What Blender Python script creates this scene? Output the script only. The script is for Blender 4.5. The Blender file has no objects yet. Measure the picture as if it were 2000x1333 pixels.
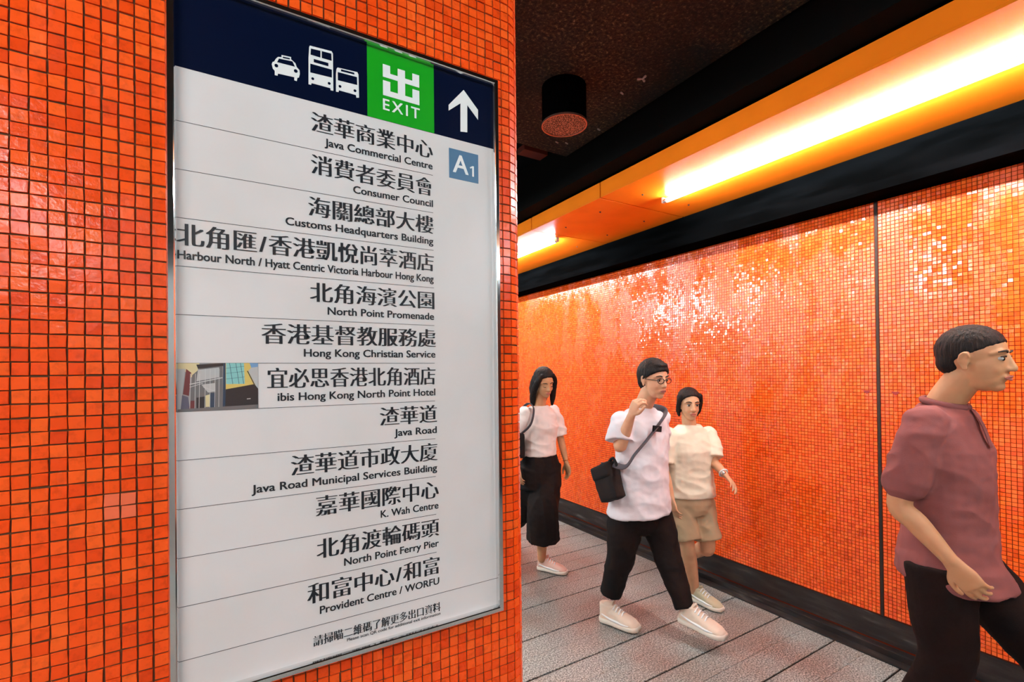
import bpy, bmesh, math, random
import numpy as np
from mathutils import Vector, Matrix, noise
random.seed(7); rng = np.random.default_rng(7)
SC = bpy.context.scene
COL = SC.collection

# ------------------------------------------------------------------ camera, world, exposure
CAM = Vector((0, 0, 1.62))
FPX, CXP, CYP = 933.66, 1000.0, 720.92
RT = Vector((0.8574, -0.5146, -0.0111)).normalized()
FW = Vector((0.5147, 0.8574, 0.0071)); FW = (FW - RT * FW.dot(RT)).normalized()
UP = RT.cross(FW).normalized()
cd = bpy.data.cameras.new('camera'); cam = bpy.data.objects.new('camera', cd); COL.objects.link(cam)
cd.sensor_width = 36; cd.lens = FPX / 2000 * 36; cd.shift_y = (CYP - 666.5) / 2000
cd.clip_start = 0.05
cam.matrix_world = Matrix(((RT.x, UP.x, -FW.x, CAM.x), (RT.y, UP.y, -FW.y, CAM.y), (RT.z, UP.z, -FW.z, CAM.z), (0, 0, 0, 1)))
SC.camera = cam
W = bpy.data.worlds.new('world'); SC.world = W; W.use_nodes = True
W.node_tree.nodes['Background'].inputs[0].default_value = (1.0, 0.86, 0.74, 1)
W.node_tree.nodes['Background'].inputs[1].default_value = 0.05
SC.view_settings.view_transform = 'Standard'; SC.view_settings.look = 'None'
SC.view_settings.gamma = 1; SC.view_settings.use_curve_mapping = False
SC.view_settings.exposure = 0.0
TUBE = 250.0          # radiance of the fluorescent tubes

def ray(px, py):
    return RT * ((px - CXP) / FPX) - UP * ((py - CYP) / FPX) + FW
def on(px, py, ax, val):
    """point of the plane axis=val that is seen at a pixel of the photograph"""
    d = ray(px, py); return CAM + d * ((val - CAM[ax]) / d[ax])
def px_of(P):
    v = Vector(P) - CAM; z = v.dot(FW)
    return CXP + FPX * v.dot(RT) / z, CYP - FPX * v.dot(UP) / z, z

# ------------------------------------------------------------------ materials
def mat(name, col=(.8, .8, .8), rough=.5, metal=0, spec=.5, **kw):
    m = bpy.data.materials.new(name); m.use_nodes = True
    b = m.node_tree.nodes['Principled BSDF']
    b.inputs['Base Color'].default_value = (*col, 1); b.inputs['Roughness'].default_value = rough
    b.inputs['Metallic'].default_value = metal; b.inputs['Specular IOR Level'].default_value = spec
    for k, v in kw.items(): b.inputs[k].default_value = v
    return m
def nd(m, t, **kw):
    n = m.node_tree.nodes.new(t)
    for k, v in kw.items(): setattr(n, k, v)
    return n
def lk(m, a, b): m.node_tree.links.new(a, b)
def noise_node(m, scale, detail=3, coord='Object', stretch=None, rough=.5):
    tc = nd(m, 'ShaderNodeTexCoord'); out = tc.outputs[coord]
    if coord == 'Geo': pass
    if stretch:
        mp = nd(m, 'ShaderNodeMapping'); mp.inputs['Scale'].default_value = stretch; lk(m, out, mp.inputs[0]); out = mp.outputs[0]
    n = nd(m, 'ShaderNodeTexNoise'); n.inputs['Scale'].default_value = scale; n.inputs['Detail'].default_value = detail
    n.inputs['Roughness'].default_value = rough
    lk(m, out, n.inputs['Vector']); return n
def ramp(m, src, stops):
    r = nd(m, 'ShaderNodeValToRGB'); e = r.color_ramp.elements
    while len(e) < len(stops): e.new(.5)
    for i, (p, c) in enumerate(stops):
        e[i].position = p; e[i].color = (*c, 1) if len(c) == 3 else c
    lk(m, src, r.inputs[0]); return r
def bump(m, src, strength=.3, dist=.01):
    b = nd(m, 'ShaderNodeBump'); b.inputs['Strength'].default_value = strength; b.inputs['Distance'].default_value = dist
    lk(m, src, b.inputs['Height']); lk(m, b.outputs[0], m.node_tree.nodes['Principled BSDF'].inputs['Normal']); return b
def bsdf(m): return m.node_tree.nodes['Principled BSDF']
def world_pos(m):
    g = nd(m, 'ShaderNodeNewGeometry'); return g.outputs['Position']
def mixc(m, fac, a, b, mode='MIX'):
    x = nd(m, 'ShaderNodeMix'); x.data_type = 'RGBA'; x.blend_type = mode
    for s, v in ((x.inputs[0], fac), (x.inputs[6], a), (x.inputs[7], b)):
        if hasattr(v, 'node'): lk(m, v, s)
        elif isinstance(v, tuple): s.default_value = (*v, 1)
        else: s.default_value = v
    return x.outputs[2]

def tile_material(name, island, rough=.2, bright=1.0, mottle=1.0, spec=.25, rv=.12, bs=.25, g=1.0):
    m = mat(name, (.8, .07, .01), rough, 0, spec)
    if island: r = nd(m, 'ShaderNodeNewGeometry').outputs['Random Per Island']
    else: r = nd(m, 'ShaderNodeObjectInfo').outputs['Random']
    c = ramp(m, r, [(0, (.80 * bright, .060 * g, .006 * g)), (.25, (.92 * bright, .078 * g, .007 * g)), (.6, (.97 * bright, .095 * g, .010 * g)), (1, (1.0 * bright, .125 * g, .015 * g))])
    pos = world_pos(m)
    n = nd(m, 'ShaderNodeTexNoise'); n.inputs['Scale'].default_value = 55; n.inputs['Detail'].default_value = 5; n.inputs['Roughness'].default_value = .65
    lk(m, pos, n.inputs['Vector'])
    f = ramp(m, n.outputs[0], [(.30, (.42, .30, .28)), (.50, (1, 1, 1))])
    col = mixc(m, .42 * mottle, c.outputs[0], f.outputs[0], 'MULTIPLY')
    # dirt drawn along the big scale
    n2 = nd(m, 'ShaderNodeTexNoise'); n2.inputs['Scale'].default_value = 2.2; n2.inputs['Detail'].default_value = 4; lk(m, pos, n2.inputs['Vector'])
    f2 = ramp(m, n2.outputs[0], [(.32, (.78, .70, .66)), (.55, (1, 1, 1))])
    col = mixc(m, .35, col, f2.outputs[0], 'MULTIPLY')
    lk(m, col, bsdf(m).inputs['Base Color'])
    n3 = nd(m, 'ShaderNodeTexNoise'); n3.inputs['Scale'].default_value = 5; n3.inputs['Detail'].default_value = 5; n3.inputs['Roughness'].default_value = .7
    mp = nd(m, 'ShaderNodeMapping'); mp.inputs['Scale'].default_value = (1, .75, .35); lk(m, pos, mp.inputs[0]); lk(m, mp.outputs[0], n3.inputs['Vector'])
    rr = ramp(m, n3.outputs[0], [(.44, (rough * .8,) * 3), (.60, (rough + rv,) * 3)])
    lk(m, rr.outputs[0], bsdf(m).inputs['Roughness'])
    n4 = nd(m, 'ShaderNodeTexNoise'); n4.inputs['Scale'].default_value = 130; n4.inputs['Detail'].default_value = 3; lk(m, pos, n4.inputs['Vector'])
    bump(m, n4.outputs[0], bs, .0015)
    return m
M = {}
M['tile'] = tile_material('orange_glazed_tile', False)
M['tile_field'] = tile_material('orange_glazed_tile_field', True)
M['tile_far'] = tile_material('orange_glazed_tile_right', True, .15, 1.0, .5, .8, .25, .12, 1.25)
M['tile_right'] = tile_material('orange_glazed_tile_single', False, .15, 1.0, .5, .8, .25, .12, 1.25)
M['tile_new'] = mat('replaced_pink_tile', (.86, .15, .06), .3)
M['grout'] = mat('brown_grout', (.10, .052, .028), .95, 0, .1)
M['grout_far'] = mat('brown_grout_right', (.13, .020, .007), .95, 0, .1)
M['black_stone'] = mat('black_plinth', (.012, .011, .012), .38)
n = noise_node(M['black_stone'], 14, 6, 'Object', (1, .3, 2)); c = ramp(M['black_stone'], n.outputs[0], [(.45, (.007, .006, .007)), (.62, (.02, .018, .019)), (.74, (.09, .085, .08))])
lk(M['black_stone'], c.outputs[0], bsdf(M['black_stone']).inputs['Base Color']); bump(M['black_stone'], n.outputs[0], .4, .004)
M['black_metal'] = mat('black_bulkhead_paint', (.012, .013, .014), .9, 0, .0)
n = noise_node(M['black_metal'], 9, 5, 'Object', (1, .25, 1.6)); c = ramp(M['black_metal'], n.outputs[0], [(.4, (.0008, .0009, .001)), (.7, (.0022, .0025, .003))])
lk(M['black_metal'], c.outputs[0], bsdf(M['black_metal']).inputs['Base Color'])
M['black'] = mat('matt_black', (.003, .003, .003), .8, 0, .05)
M['joint'] = mat('black_joint_sealant', (.012, .006, .004), .7)
# floor
def granite(name, tint):
    m = mat(name, (.5, .42, .38), .33)
    pos = world_pos(m)
    v = nd(m, 'ShaderNodeTexNoise'); v.inputs['Scale'].default_value = 120; v.inputs['Detail'].default_value = 4; v.inputs['Roughness'].default_value = .7; lk(m, pos, v.inputs['Vector'])
    a = ramp(m, v.outputs[0], [(.37, (.010, .012, .012)), (.43, (.13, .14, .135)), (.52, (.255, .28, .27)), (.64, (.58, .61, .60))])
    v2 = nd(m, 'ShaderNodeTexNoise'); v2.inputs['Scale'].default_value = 2.0; v2.inputs['Detail'].default_value = 3; lk(m, pos, v2.inputs['Vector'])
    b = ramp(m, v2.outputs[0], [(.35, tint), (.6, (1, 1, 1))])
    col = mixc(m, .9, a.outputs[0], b.outputs[0], 'MULTIPLY')
    lk(m, col, bsdf(m).inputs['Base Color']); return m
M['granite'] = granite('speckled_granite', (.80, .60, .55))
M['floor_joint'] = mat('dark_floor_joint', (.012, .007, .006), .9, 0, .1)
# ceiling
m = mat('sprayed_black_ceiling', (.02, .015, .012), .85, 0, .3); M['ceiling'] = m
pos = world_pos(m)
v = nd(m, 'ShaderNodeTexNoise'); v.inputs['Scale'].default_value = 60; v.inputs['Detail'].default_value = 8; v.inputs['Roughness'].default_value = .75; lk(m, pos, v.inputs['Vector'])
v2 = nd(m, 'ShaderNodeTexNoise'); v2.inputs['Scale'].default_value = 1.6; v2.inputs['Detail'].default_value = 3; lk(m, pos, v2.inputs['Vector'])
a = ramp(m, v.outputs[0], [(.42, (.006, .005, .004)), (.56, (.06, .035, .018)), (.68, (.40, .26, .14))])
b = ramp(m, v2.outputs[0], [(.38, (.22, .2, .2)), (.62, (1, 1, 1))])
lk(m, mixc(m, 1.0, a.outputs[0], b.outputs[0], 'MULTIPLY'), bsdf(m).inputs['Base Color']); bump(m, v.outputs[0], 1.0, .02)
# light casing
def paint(name, col, rough=.3):
    m = mat(name, col, rough, 0, .05)
    n = noise_node(m, 5, 3); c = ramp(m, n.outputs[0], [(.35, tuple(x * .93 for x in col)), (.65, col)])
    lk(m, c.outputs[0], bsdf(m).inputs['Base Color']); return m
M['casing'] = paint('orange_casing_paint', (.97, .225, .012), .24)
M['screw'] = mat('dull_screw', (.10, .05, .03), .5, .6)
M['hole'] = mat('dark_hole', (.02, .008, .004), .9)
def emit(name, col, s):
    m = mat(name, (.9, .9, .9), .3); b = bsdf(m)
    b.inputs['Emission Color'].default_value = (*col, 1); b.inputs['Emission Strength'].default_value = s; return m
M['tube'] = emit('fluorescent_tube', (.80, .97, 1.0), TUBE)
M['white_plastic'] = mat('white_plastic', (.6, .6, .58), .4)
# sign
M['chrome'] = mat('polished_steel', (.80, .80, .80), .09, 1.0)
M['sign_white'] = mat('sign_white', (.655, .62, .63), .30, 0, .35)
n = noise_node(M['sign_white'], 6, 2); c = ramp(M['sign_white'], n.outputs[0], [(.4, (.635, .605, .605)), (.6, (.665, .635, .64))]); lk(M['sign_white'], c.outputs[0], bsdf(M['sign_white']).inputs['Base Color'])
M['navy'] = mat('sign_navy', (.0012, .004, .020), .3, 0, .12)
M['green'] = mat('sign_green', (.004, .30, .010), .3)
M['print_white'] = mat('print_white', (.78, .78, .78), .35)
M['ink'] = mat('print_dark', (.008, .010, .016), .4)
M['line'] = mat('print_line', (.06, .055, .06), .4)
M['badge'] = mat('badge_blue', (.065, .165, .30), .3)
# people
def cloth(name, col, scale=160, b=.25, rough=.85):
    m = mat(name, col, rough, 0, .2)
    n = noise_node(m, 7, 4); c = ramp(m, n.outputs[0], [(.3, tuple(x * .86 for x in col)), (.7, col)]); lk(m, c.outputs[0], bsdf(m).inputs['Base Color'])
    n2 = noise_node(m, scale, 2); bump(m, n2.outputs[0], b, .002); return m
def skin(name, col):
    m = mat(name, col, .5, 0, .35)
    bsdf(m).inputs['Subsurface Weight'].default_value = .12; bsdf(m).inputs['Subsurface Radius'].default_value = (.01, .004, .002)
    n = noise_node(m, 20, 3); c = ramp(m, n.outputs[0], [(.3, (col[0] * .9, col[1] * .85, col[2] * .82)), (.7, col)]); lk(m, c.outputs[0], bsdf(m).inputs['Base Color']); return m
def hairm(name, col):
    m = mat(name, col, .6, 0, .2)
    n = noise_node(m, 40, 4, 'Object', (4, 4, .4)); bump(m, n.outputs[0], .8, .006); return m
M['skin'] = skin('skin_light', (.66, .36, .22)); M['skin_tan'] = skin('skin_tan', (.56, .29, .15)); M['skin_warm'] = skin('skin_warm', (.60, .33, .19))
M['lip'] = mat('lips', (.42, .13, .10), .45); M['eye_white'] = mat('eye_white', (.50, .45, .42), .3); M['iris'] = mat('dark_iris', (.012, .008, .006), .15)
M['hair'] = hairm('black_hair', (.008, .007, .008)); M['brow'] = mat('dark_brow', (.03, .02, .015), .8)
M['white_tee'] = cloth('white_jersey', (.74, .70, .74)); M['pink_white'] = cloth('white_blouse', (.80, .70, .66)); M['cream'] = cloth('cream_jersey', (.78, .68, .53))
M['maroon'] = cloth('dusty_maroon_pique', (.24, .085, .085), 220); M['black_cloth'] = cloth('black_cloth', (.006, .005, .006)); M['dark_maroon'] = cloth('dark_maroon_trousers', (.005, .0016, .002))
M['khaki'] = cloth('khaki_cotton', (.40, .29, .18)); M['sole'] = mat('shoe_sole', (.75, .66, .56), .6)
M['shoe_cream'] = cloth('cream_shoe', (.76, .62, .50), 90); M['shoe_pink'] = cloth('pale_pink_shoe', (.76, .50, .42), 90); M['shoe_green'] = cloth('greenish_cream_shoe', (.52, .46, .32), 90)
M['bag'] = cloth('black_bag_fabric', (.010, .010, .012), 120); M['strap'] = mat('grey_black_webbing', (.045, .042, .055), .8)
M['lens'] = mat('dark_glasses', (.02, .02, .02), .2); M['gold'] = mat('gold', (.75, .5, .2), .25, 1); M['silver'] = mat('silver', (.75, .75, .75), .25, 1)
M['plaster'] = mat('pale_wall_panel', (.34, .34, .34), .6)
M['red'] = mat('red_sticker', (.25, .012, .012), .5)

# ------------------------------------------------------------------ helpers
def tag(o, label=None, cat=None, group=None, kind=None):
    if label: o['label'] = label
    if cat: o['category'] = cat
    if group: o['group'] = group
    if kind: o['kind'] = kind
    return o
def link(o, parent=None):
    COL.objects.link(o)
    if parent is not None:
        o.parent = parent
        o.matrix_parent_inverse = parent_inv(parent)
    return o
def parent_inv(p):
    m = Matrix.Identity(4); chain = []
    q = p
    while q is not None: chain.append(q); q = q.parent
    for q in reversed(chain): m = m @ (q.matrix_parent_inverse @ q.matrix_basis)
    return m.inverted()
def empty(name, loc, label=None, cat=None, group=None):
    o = bpy.data.objects.new(name, None); o.location = loc; o.empty_display_size = .1
    COL.objects.link(o); return tag(o, label, cat, group)
def mesh_obj(name, verts, faces, material, parent=None, smooth=False):
    me = bpy.data.meshes.new(name); me.from_pydata([tuple(v) for v in verts], [], faces); me.update()
    for mm in (material if isinstance(material, (list, tuple)) else [material]): me.materials.append(mm)
    if smooth: me.polygons.foreach_set('use_smooth', [True] * len(me.polygons))
    return link(bpy.data.objects.new(name, me), parent)
class MB:
    def __init__(s): s.v = []; s.f = []; s.mi = []
    def add(s, vs, fs, mi=0):
        k = len(s.v); s.v += [Vector(v) for v in vs]; s.f += [tuple(i + k for i in f) for f in fs]; s.mi += [mi] * len(fs)
    def box(s, x0, x1, y0, y1, z0, z1, bev=0, mi=0):
        if bev <= 0:
            vs = [(x, y, z) for x in (x0, x1) for y in (y0, y1) for z in (z0, z1)]
            s.add(vs, [(0, 1, 3, 2), (4, 6, 7, 5), (0, 4, 5, 1), (2, 3, 7, 6), (0, 2, 6, 4), (1, 5, 7, 3)], mi); return
        bm = bmesh.new(); bmesh.ops.create_cube(bm, size=1)
        for v in bm.verts: v.co = Vector(((x0 + x1) / 2 + v.co.x * (x1 - x0), (y0 + y1) / 2 + v.co.y * (y1 - y0), (z0 + z1) / 2 + v.co.z * (z1 - z0)))
        bmesh.ops.bevel(bm, geom=bm.edges[:], offset=bev, segments=2, affect='EDGES', profile=.7)
        bm.verts.ensure_lookup_table()
        s.add([v.co.copy() for v in bm.verts], [tuple(v.index for v in f.verts) for f in bm.faces], mi); bm.free()
    def loft(s, rings, mi=0, cap=True):
        """rings: list of (centre, A vector, B vector[, power])"""
        N = 24; k = len(s.v)
        for r in rings:
            c, A, B = r[:3]; pw = r[3] if len(r) > 3 else 1.0
            for i in range(N):
                a = 2 * math.pi * i / N; ca, sa = math.cos(a), math.sin(a)
                ca = math.copysign(abs(ca) ** pw, ca); sa = math.copysign(abs(sa) ** pw, sa)
                s.v.append(Vector(c) + Vector(A) * ca + Vector(B) * sa)
        for j in range(len(rings) - 1):
            for i in range(N):
                a = k + j * N + i; b = k + j * N + (i + 1) % N
                s.f.append((a, b, b + N, a + N)); s.mi.append(mi)
        if cap:
            s.f.append(tuple(k + i for i in reversed(range(N)))); s.mi.append(mi)
            e = k + (len(rings) - 1) * N; s.f.append(tuple(e + i for i in range(N))); s.mi.append(mi)
    def tube(s, pts, rs, side=(1, 0, 0), ratio=1.0, mi=0, sub=4, ball=True):
        """smooth tube through points; ratio = width along 'side' / other width"""
        P = [Vector(p) for p in pts]; n = len(P)
        rs = list(rs) if hasattr(rs, '__len__') else [rs] * n
        Q = []; Rr = []
        for i in range(n - 1):
            p0 = P[max(i - 1, 0)]; p1 = P[i]; p2 = P[i + 1]; p3 = P[min(i + 2, n - 1)]
            for t in range(sub):
                u = t / sub
                Q.append(.5 * ((2 * p1) + (p2 - p0) * u + (2 * p0 - 5 * p1 + 4 * p2 - p3) * u * u + (3 * p1 - p0 - 3 * p2 + p3) * u ** 3))
                uu = u * u * (3 - 2 * u); Rr.append(rs[i] * (1 - uu) + rs[i + 1] * uu)
        Q.append(P[-1]); Rr.append(rs[-1])
        if ball:  # rounded ends
            d0 = (Q[0] - Q[1]).normalized(); d1 = (Q[-1] - Q[-2]).normalized()
            pre = [(Q[0] + d0 * Rr[0] * math.sin(a), Rr[0] * math.cos(a)) for a in (1.45, 1.1, .6)]
            post = [(Q[-1] + d1 * Rr[-1] * math.sin(a), Rr[-1] * math.cos(a)) for a in (.6, 1.1, 1.45)]
            Q = [p for p, _ in pre] + Q + [p for p, _ in post]; Rr = [r for _, r in pre] + Rr + [r for _, r in post]
        rings = []; sd = Vector(side)
        for i in range(len(Q)):
            T = (Q[min(i + 1, len(Q) - 1)] - Q[max(i - 1, 0)]).normalized()
            A = sd - T * sd.dot(T)
            if A.length < 1e-3: A = T.orthogonal()
            A.normalize(); B = T.cross(A); sd = A
            rings.append((Q[i], A * Rr[i] * ratio, B * Rr[i]))
        s.loft(rings, mi)
    def ball(s, c, r, axes=None, mi=0, seg=20, ringn=12):
        c = Vector(c); r = (r, r, r) if not hasattr(r, '__len__') else r
        ax = axes or (Vector((1, 0, 0)), Vector((0, 1, 0)), Vector((0, 0, 1)))
        k = len(s.v); vs = []
        for j in range(1, ringn):
            th = math.pi * j / ringn
            for i in range(seg):
                a = 2 * math.pi * i / seg
                vs.append(c + ax[0] * (r[0] * math.sin(th) * math.cos(a)) + ax[1] * (r[1] * math.sin(th) * math.sin(a)) + ax[2] * (r[2] * math.cos(th)))
        top = len(vs); vs.append(c + ax[2] * r[2]); vs.append(c - ax[2] * r[2]); fs = []
        for j in range(ringn - 2):
            for i in range(seg):
                a = j * seg + i; b = j * seg + (i + 1) % seg; fs.append((a, a + seg, b + seg, b))
        for i in range(seg):
            fs.append((top, i, (i + 1) % seg)); e = (ringn - 2) * seg; fs.append((top + 1, e + (i + 1) % seg, e + i))
        s.add(vs, fs, mi)
    def cyl(s, p0, p1, r, seg=24, mi=0, r1=None):
        p0, p1 = Vector(p0), Vector(p1); T = (p1 - p0).normalized(); A = T.orthogonal().normalized(); B = T.cross(A); r1 = r if r1 is None else r1
        vs = [p0 + (A * math.cos(2 * math.pi * i / seg) + B * math.sin(2 * math.pi * i / seg)) * r for i in range(seg)] + \
             [p1 + (A * math.cos(2 * math.pi * i / seg) + B * math.sin(2 * math.pi * i / seg)) * r1 for i in range(seg)]
        fs = [(i, (i + 1) % seg, (i + 1) % seg + seg, i + seg) for i in range(seg)] + [tuple(reversed(range(seg))), tuple(range(seg, 2 * seg))]
        s.add(vs, fs, mi)
    def build(s, name, material, parent=None, smooth=False, bevel=0):
        o = mesh_obj(name, s.v, s.f, material, parent, smooth)
        if len(o.data.materials) > 1: o.data.polygons.foreach_set('material_index', s.mi)
        bm = bmesh.new(); bm.from_mesh(o.data); bmesh.ops.recalc_face_normals(bm, faces=bm.faces[:]); bm.to_mesh(o.data); bm.free()
        return o
    def fuse(s, name, material, parent=None, voxel=.006, smooth_it=4, fn=None, dec=None):
        """voxel-union of every shape added: one continuous skin"""
        me = bpy.data.meshes.new(name); me.from_pydata([tuple(v) for v in s.v], [], s.f)
        bm = bmesh.new(); bm.from_mesh(me); bmesh.ops.recalc_face_normals(bm, faces=bm.faces[:]); bm.to_mesh(me); bm.free()
        o = bpy.data.objects.new('tmp', me); COL.objects.link(o)
        r = o.modifiers.new('r', 'REMESH'); r.mode = 'VOXEL'; r.voxel_size = voxel
        if smooth_it: q = o.modifiers.new('s', 'SMOOTH'); q.iterations = smooth_it; q.factor = .5
        if dec: q = o.modifiers.new('d', 'DECIMATE'); q.ratio = dec
        bpy.context.view_layer.update()
        m2 = bpy.data.meshes.new_from_object(o.evaluated_get(bpy.context.evaluated_depsgraph_get()))
        bpy.data.objects.remove(o); bpy.data.meshes.remove(me)
        m2.name = name; m2.materials.clear(); m2.materials.append(material)
        if fn:
            N = [v.normal.copy() for v in m2.vertices]
            for v, nn in zip(m2.vertices, N): v.co = fn(v.co.copy(), nn)
        m2.polygons.foreach_set('use_smooth', [True] * len(m2.polygons)); m2.update()
        return link(bpy.data.objects.new(name, m2), parent)

# ------------------------------------------------------------------ tiled walls
PITCH = .0202
def tile_local(w, h, t, b, jit=0.0):
    """one mosaic tile, centre at the origin, face along +z, 18 triangles"""
    def q(z, i): return [(-w / 2 + i, -h / 2 + i, z), (w / 2 - i, -h / 2 + i, z), (w / 2 - i, h / 2 - i, z), (-w / 2 + i, h / 2 - i, z)]
    vs = q(0, 0) + q(t - b, 0) + q(t, b)
    if jit:
        off = [(random.uniform(-jit, jit), random.uniform(-jit, jit)) for _ in range(4)]
        dz = [random.uniform(-jit * .35, jit * .35) for _ in range(4)]
        vs = [(v[0] + off[i % 4][0], v[1] + off[i % 4][1], v[2] + (dz[i % 4] if i >= 4 else 0)) for i, v in enumerate(vs)]
    fs = []
    for k in (0, 4):
        for i in range(4): fs.append((k + i, k + (i + 1) % 4, k + 4 + (i + 1) % 4, k + 4 + i))
    fs.append((8, 9, 10, 11)); return vs, fs
TILES = []
for i in range(14):
    v, f = tile_local(PITCH - .0019, PITCH - .0021, .0026, .0005, .0005)
    me = bpy.data.meshes.new('tile'); me.from_pydata(v, [], f); me.materials.append(M['tile']); TILES.append(me)
def tile_field(name, spots, parent, material, gap=.0022, t=.003, b=.0010, tilt=.02, jit=.0004):
    """spots: list of (origin, axis u, axis v, normal): all tiles joined in one mesh, 10 triangles each"""
    n = len(spots); O = np.array([s[0] for s in spots]); Uv = np.array([s[1] for s in spots]); Vv = np.array([s[2] for s in spots]); Nn = np.array([s[3] for s in spots])
    Uw = PITCH - gap
    cu = np.array([-1, 1, 1, -1, -1, 1, 1, -1]) * Uw / 2; cv = np.array([-1, -1, 1, 1, -1, -1, 1, 1]) * Uw / 2
    cu[4:] *= 1 - 2 * b / Uw; cv[4:] *= 1 - 2 * b / Uw; cn = np.array([0, 0, 0, 0, t, t, t, t], float)
    ju = rng.uniform(-jit, jit, (n, 4)); ju = np.concatenate([ju, ju], 1); jv = rng.uniform(-jit, jit, (n, 4)); jv = np.concatenate([jv, jv], 1)
    tu = rng.normal(0, tilt, (n, 1)); tv = rng.normal(0, tilt, (n, 1)); dn = rng.uniform(-.0003, .0003, (n, 1))
    cuu = cu[None] + ju; cvv = cv[None] + jv; cnn = cn[None] + (tu * cu[None] + tv * cv[None] + dn) * (cn[None] > 0)
    P = O[:, None] + cuu[..., None] * Uv[:, None] + cvv[..., None] * Vv[:, None] + cnn[..., None] * Nn[:, None]
    P = P.reshape(-1, 3).astype(np.float32)
    base = (np.arange(n) * 8)[:, None, None]
    q = np.array([[4, 5, 6, 7], [0, 1, 5, 4], [1, 2, 6, 5], [2, 3, 7, 6], [3, 0, 4, 7]])[None]
    F = (base + q).reshape(-1).astype(np.int32)
    me = bpy.data.meshes.new(name); me.vertices.add(len(P)); me.vertices.foreach_set('co', P.ravel())
    me.loops.add(len(F)); me.loops.foreach_set('vertex_index', F)
    nf = len(F) // 4; me.polygons.add(nf); me.polygons.foreach_set('loop_start', np.arange(nf, dtype=np.int32) * 4)
    me.polygons.foreach_set('use_smooth', np.zeros(nf, dtype=bool)); me.update(calc_edges=True); me.validate(); me.materials.append(material)
    o = link(bpy.data.objects.new(name, me), parent); o['kind'] = 'stuff'; return o
TVAR = {}
def tile_obj(spot, parent, material=None, tilt=.011):
    O, u, v, nn = spot
    me = TILES[random.randrange(len(TILES))]
    o = bpy.data.objects.new('tile', me)
    if material:
        key = (me.name, material.name)
        if key not in TVAR:
            q = me.copy(); q.materials.clear(); q.materials.append(material); TVAR[key] = q
        o.data = TVAR[key]
    Rm = Matrix((Vector(u), Vector(v), Vector(nn))).transposed().to_4x4(); Rm.translation = Vector(O) + Vector(nn) * random.uniform(-.0002, .0002)
    e = Matrix.Rotation(random.gauss(0, tilt), 4, 'X') @ Matrix.Rotation(random.gauss(0, tilt), 4, 'Y') @ Matrix.Rotation(random.gauss(0, .01), 4, 'Z')
    o.matrix_world = Rm @ e
    COL.objects.link(o); o.parent = parent; return o

YW = .948          # grout surface of the sign wall
RC = .05; XC = .5565
# sign wall (and its rounded corner), grout body
poly = [(-1.3, YW)] + [(XC + RC * math.sin(a), YW + RC - RC * math.cos(a)) for a in np.linspace(0, math.pi / 2, 12)] + [(XC + RC, 1.76), (-1.3, 1.76)]
mb = MB(); n = len(poly)
mb.add([(x, y, 0) for x, y in poly] + [(x, y, 3.3) for x, y in poly], [(i, (i + 1) % n, (i + 1) % n + n, i + n) for i in range(n)] + [tuple(reversed(range(n))), tuple(range(n, 2 * n))])
wall_front = mb.build('wall_front', M['grout']); tag(wall_front, 'near wall of orange mosaic tiles with a rounded corner, carrying the exit directory', None, None, 'structure')
SX0, SX1, SZ0, SZ1 = -.0785, .5235, 1.094, 2.268      # sign outline
def path(s):       # s = distance along the wall plan, 0 at XC
    if s <= 0: return Vector((XC + s, YW, 0)), Vector((1, 0, 0)), Vector((0, -1, 0))
    L = RC * math.pi / 2
    if s < L:
        a = s / RC; return Vector((XC + RC * math.sin(a), YW + RC - RC * math.cos(a), 0)), Vector((math.cos(a), math.sin(a), 0)), Vector((math.sin(a), -math.cos(a), 0))
    return Vector((XC + RC, YW + RC + s - L, 0)), Vector((0, 1, 0)), Vector((1, 0, 0))
spots = []
gx = -.1802 - XC; gz = 1.6627
for c in range(-36, 150):
    s = gx + (c + .5) * PITCH
    p, u, nn = path(s)
    if p.x < -.62 or p.y > 1.745: continue
    for r in range(-78, 78):
        z = gz + (r + .5) * PITCH
        if z < .12 or z > 3.2: continue
        if s < 0 and SX0 + .012 < p.x < SX1 - .012 and SZ0 + .015 < z < SZ1 - .015: continue
        spots.append(((p.x + random.gauss(0, .0002), p.y, z + random.gauss(0, .0003)), tuple(u), (0, 0, 1), tuple(nn), c, r))
def seen(sp):
    x, y, d = px_of(sp[0]); return d > .1 and -10 < x < 1020 and -10 < y < 1343
vis = [s for s in spots if s[0][1] < YW + .02 and seen(s)]
vis.sort(key=lambda s: px_of(s[0])[2])
new4 = set()
for s in vis:
    x, y, d = px_of(s[0])
    if 203 < x < 268 and 955 < y < 1010: new4.add((s[4], s[5]))
pick = set((s[4], s[5]) for s in vis[:292]) | new4
for s in spots:
    if (s[4], s[5]) in pick:
        isnew = (s[4], s[5]) in new4
        o = tile_obj(s[:4], wall_front, M['tile_new'] if isnew else None)
        if isnew: o['label'] = 'paler pink replacement tile'
tile_field('tile_field', [s[:4] for s in spots if (s[4], s[5]) not in pick], wall_front, M['tile_field'], gap=.0020, t=.0026, b=.0005, tilt=.011)

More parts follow.
